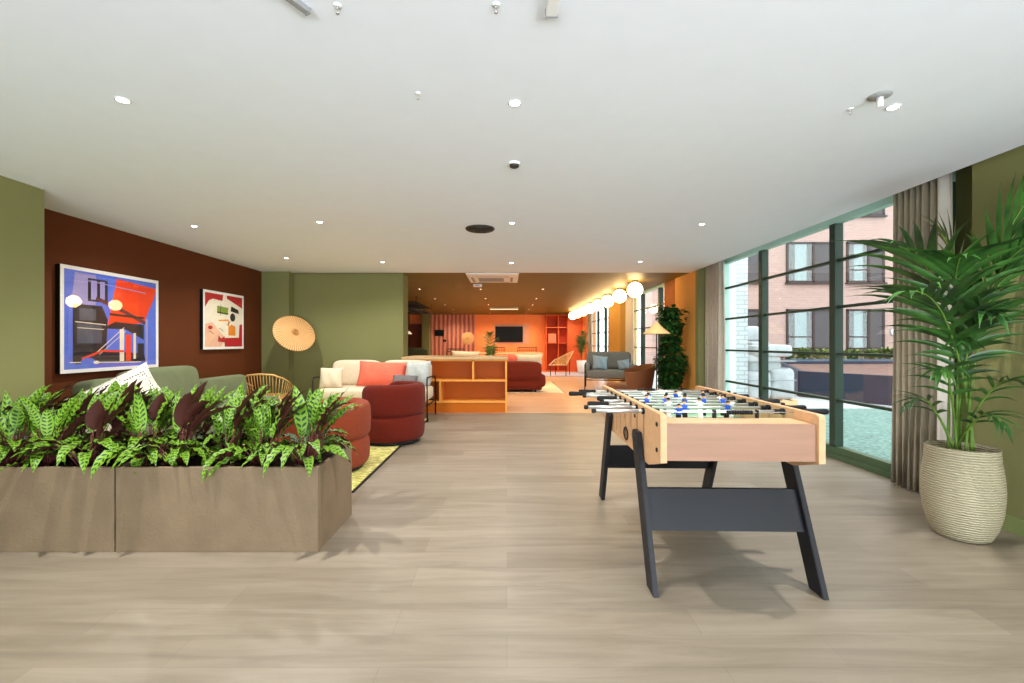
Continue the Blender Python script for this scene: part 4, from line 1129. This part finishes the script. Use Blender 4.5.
# far wall: television in a niche frame, bookcase, panels
t = thing('television', 'wide black television screen mounted on the coral wall', 'television', (.09, 19.8, 1.60))
MB().box(-.60, .60, -.06, -.012, -.34, .34, .008).build('bezel', M['black'], t)
MB().box(-.585, .585, -.064, -.0605, -.325, .325).build('screen', M['screen'], t)
MB().box(-.66, .86, -.012, -.001, -.44, .44, .002).build('mounting_panel', mat('pale_coral_panel', (214, 150, 122), .6), t)
t = thing('bookcase', 'coral open bookcase built on the coral far wall', 'bookcase', (1.66, 19.8, 0))
cm = M['coralj']
for x in (0, .52, .92, 1.68): MB().box(x, x+.03, -.42, 0, 0, 2.42, .002).build('upright', cm, t)
for z in (0.0, 1.20, 1.87, 2.40): MB().box(.03, .92, -.42, 0, z, z+.03, .002).build('shelf', cm, t)
MB().box(.95, 1.68, -.40, -.02, .0, 2.40, .003).build('cupboard_door', cm, t)
MB().box(.0, .95, -.02, -.001, 0, 2.42).build('back_panel', mat('shaded_coral_panel', (176, 66, 38), .7), t)  # darker than the joinery: recess shade painted in to show depth
t = thing('storage_box', 'pinkish storage box on a bookcase shelf', 'box', (1.93, 19.55, 1.232))
MB().box(-.17, .17, -.12, .12, 0, .36, .008).build('box_body', mat('pink_box', (222, 128, 96), .7), t)
MB().box(-.175, .175, -.125, .125, .36, .385, .004).build('lid', mat('pink_box_lid', (230, 140, 108), .7), t)
t = thing('wall_display', 'small black wall display on the pink fluted panelling', 'display', (-2.93, 19.72, 1.66))
MB().box(-.2, .2, -.04, 0, -.14, .13, .006).build('casing', M['black'], t)
MB().box(-.18, .18, -.043, -.0405, -.11, .10).build('screen', M['screen'], t)
t = thing('wall_switch', 'tiny black switch plate on the pink fluted panelling', 'switch', (-2.70, 19.72, 1.32))
MB().box(-.07, .07, -.02, 0, -.05, .05, .004).build('plate', M['black'], t)
MB().box(-.03, .03, -.026, -.019, -.03, .03, .002).build('rocker', M['charcoal'], t)

# left part of the far room
t = thing('hanging_trellis', 'black wire trellis hanging below the ochre ceiling past the green wall', 'ceiling rack', (-3.0, 13.2, ZC))
b = MB()
for k in range(9): b.tube([(-.9, -1.2+.3*k, -.30), (.62, -1.2+.3*k, -.30)], .012, 6)
for k in range(7): b.tube([(-.9+.253*k, -1.2, -.30), (-.9+.253*k, 1.2, -.30)], .012, 6)
for k in range(9): b.tube([(-.9, -1.2+.3*k, -.14), (.62, -1.2+.3*k, -.14)], .012, 6)
b.build('wire_grid', M['black'], t)
for x in (-.88, .6):
    for y in (-1.18, 1.18): MB().cyl((x, y, -.30), (x, y, 0), .008, seg=8).build('hanger_rod', M['black'], t)
t = thing('pendant_lamp', 'white cone pendant lamp beyond the edge of the green end wall', 'pendant lamp', (-2.62, 11.5, ZC))
MB().tube([(0, 0, 0), (0, 0, -.85)], .005, 6).build('cord', M['black'], t)
MB().lathe([(.015, -.82), (.03, -.84), (.22, -1.0), (.215, -1.01), (.03, -.86)], seg=32).build('lamp_shade', M['sheer'], t)
t = thing('sofa', 'dark green low sofa beside the brown door past the pendant', 'sofa', (-3.5, 17.2, 0))
MB().box(-.70, .60, -.35, .45, .08, .42, .06, 3).build('base', M['sage'], t)
MB().soft((-.05, -.30, .70), (.64, .12, .34), .35, .2, 32, 12).build('backrest', mat('dark_sage', (66, 74, 54), .9), t)

# ------------------------------------------------------------------ outside
struct('ground_outside', MB().box(3.7, 40, -6, 26, -.14, -.04), M['concrete'])
o = MB().box(3.75, 7.2, 2.0, 8.6, -.039, -.015, .003).build('green_ground_mat', M['mesh']); tag(o, 'green mesh matting on the ground outside the window', 'ground mat')
o = MB()
for k in range(7): o.soft((6.6+.12*math.cos(k*2.1), 6.75+.12*math.sin(k*1.7), .0), (.16, .10, .04), .8, .9, 14, 6, rot=Rz(k))
o = o.build('crumpled_sheet', M['wrap']); tag(o, 'crumpled white plastic sheet lying on the green matting', 'plastic sheet')

t = thing('white_brick_pier', 'white painted brick pier outside by the window edge', 'brick pier', (0, 0, 0))
MB().box(3.72, 4.10, 7.75, 8.4, -.04, 4.5).build('brickwork', M['whitebrick'], t)
MB().box(3.70, 4.12, 7.73, 8.42, 4.5, 4.6, .01).build('coping', M['concrete'], t)

# neighbouring building
t = thing('apartment_building', 'pink brick apartment building with dark framed windows across the courtyard', 'building', (0, 20.4, 0))
MB().box(6.5, 27, 0, 1.2, -1.0, 10.0).build('brick_wall', M['facade'], t)
MB().box(6.4, 27.1, -.10, 1.3, 10.0, 10.2, .01).build('parapet', M['concrete'], t)
def bwin(x0, x1, z0, z1, split, flip=False):
    f = MB(); w_ = .09
    f.box(x0, x1, -.06, .02, z0, z0+w_).box(x0, x1, -.06, .02, z1-w_, z1).box(x0, x0+w_, -.06, .02, z0, z1).box(x1-w_, x1, -.06, .02, z0, z1)
    xs = x0+(x1-x0)*split; f.box(xs-.05, xs+.05, -.06, .02, z0, z1)
    f.box(x0, xs, -.04, .01, z0+(z1-z0)*.30, z0+(z1-z0)*.30+.05)
    f.box(x0-.05, x1+.05, -.14, 0, z0-.07, z0, .005)
    fr = f.build('window', M['wframe'], t)
    MB().box(x0+w_, xs-.05, -.012, .0, z0+w_, z1-w_).build('interior_blind', M['blind'], fr)
    MB().box(x0+w_, x0+w_+(xs-x0)*.25, -.016, -.013, z0+w_, z1-w_).box(xs-.05-(xs-x0)*.2, xs-.05, -.016, -.013, z0+w_, z1-w_).build('reveal', M['louvre'], fr)
    MB().box(xs+.05, x1-w_, -.03, .0, z0+w_, z1-w_).build('louvre_panel', M['louvre'], fr)
    MB().box(x0+w_, xs-.05, -.035, -.030, z0+w_, z1-w_).build('pane', M['glass'], fr)
for z0 in (.92, 3.92, 6.92):
    bwin(12.5, 14.7, z0, z0+1.82, .55); bwin(15.2, 16.9, z0, z0+1.82, .58); bwin(9.6, 11.35, z0, z0+1.82, .55); bwin(18.6, 20.8, z0, z0+1.82, .5)
t2 = thing('wall_light', 'round white bulkhead light on the pink brick building', 'wall light', (17.35, 20.4, 1.72))
o = MB().lathe([(.17, 0), (.17, .05), (.14, .09), (0, .11)], seg=28).build('diffuser', M['plastic'], t2); o.rotation_euler = (PI/2, 0, 0)
o = MB().lathe([(.20, 0), (.20, .03), (.17, .05), (.17, 0)], seg=28).build('bezel', M['greyp'], t2); o.rotation_euler = (PI/2, 0, 0)

# raised bed
t = thing('raised_bed', 'large slate blue raised garden bed with bare soil outside', 'garden bed', (0, 0, 0))
pts = [(6.9, 10.7), (8.3, 8.2), (14.5, 8.2), (18.5, 16.5), (9.9, 16.5)]
MB().prism(pts, 'Z', -.04, .46).build('soil', M['earth'], t)
b = MB()
for (a, c_) in zip(pts, pts[1:]+pts[:1]):
    a = Vector((a[0], a[1], 0)); c_ = Vector((c_[0], c_[1], 0)); d = (c_-a).normalized(); n = Vector((d.y, -d.x, 0))*.05
    q = [a-n, c_-n, c_+n, a+n]
    b.prism([(v.x, v.y) for v in q], 'Z', -.04, .56)
b.build('bed_wall', M['rooftile'], t)
b = MB().box(9.8, 19.5, 16.6, 17.2, -.04, .62); b.build('rear_ledge', M['bluecap'], t)
rr = random.Random(4)
for k in range(13):
    x = 10.4+.62*k; tt = thing('bed_shrub', 'low flowering shrub on the rear ledge of raised bed', 'shrub', (x, 16.9, .62), 0, 'low shrubs along the raised bed')
    if k == 0:
        def fb(rnd):
            a = rnd.uniform(0, 2*PI); r = .27*math.sqrt(rnd.random()); z = rnd.uniform(.0, .42)*(1-r*.8)
            return Vector((r*math.cos(a), r*.6*math.sin(a), z)), Vector((math.cos(a), math.sin(a), 0))
        b = MB(); scatter_leaves(b, 420, fb, (.07, .15), .3, 8, (-.1, 1.2)); o = b.build('foliage', mat('shrub_olive', (110, 128, 66), .6, var=.5, scale=5), tt, recalc=False)
        b = MB(); 
        for q in range(10): b.tube([(rr.uniform(-.1, .1), rr.uniform(-.05, .05), 0), (rr.uniform(-.3, .3), rr.uniform(-.15, .15), rr.uniform(.2, .36))], .008, 5)
        b.build('stems', M['stem'], tt); first_shrub = tt
    else:
        for ch in first_shrub.children:
            c = ch.copy(); C.objects.link(c); c.parent = tt
        tt.rotation_euler[2] = rr.uniform(0, 6); sc = rr.uniform(.8, 1.1); tt.scale = (sc, sc, sc)

# shrink-wrapped pallets
def pallet_load(label, x, y, w_, d_, h, rz=0.0, group=None):
    t = thing('wrapped_pallet', label, 'pallet', (x, y, -.04), rz)
    b = MB()
    for k in range(5): b.box(-w_/2+k*(w_-.1)/4, -w_/2+k*(w_-.1)/4+.1, -d_/2, d_/2, .10, .12)
    for k in range(3): b.box(-w_/2, w_/2, -d_/2+k*(d_-.08)/2, -d_/2+k*(d_-.08)/2+.08, 0, .10)
    b.build('wooden_pallet', M['palewood'], t)
    b = MB(); H_ = h-.12
    for (fx, fy, fw, fd, z0, z1) in ((-.24, 0, .26, .48, 0, .5), (.24, .0, .26, .48, 0, .55), (-.1, .02, .36, .45, .48, .78), (.05, -.02, .42, .46, .74, .95), (-.12, 0, .2, .3, .93, 1.0)):
        b.soft((fx*w_, fy*d_, .12+H_*(z0+z1)/2), (fw*w_, fd*d_, H_*(z1-z0)/2+.01), .3, .3, 32, 14)
    b.build('wrapped_load', M['wrap'], t)
    b = MB()
    for z in (.12+(h-.12)*.33, .12+(h-.12)*.66): b.box(-w_/2+.015, w_/2-.015, -d_/2+.015, d_/2-.015, z, z+.02)
    b.build('strap', M['greyp'], t)
pallet_load('white plastic wrapped pallet load outside, broad and lower', 5.25, 9.5, 1.05, .9, 1.28, .1)
pallet_load('taller narrow wrapped pallet load behind the broad one outside', 5.35, 10.7, 1.0, .8, 1.72, -.05)
pallet_load('low wrapped pallet load next to the raised bed outside', 6.25, 11.2, .7, .7, .80, .2)
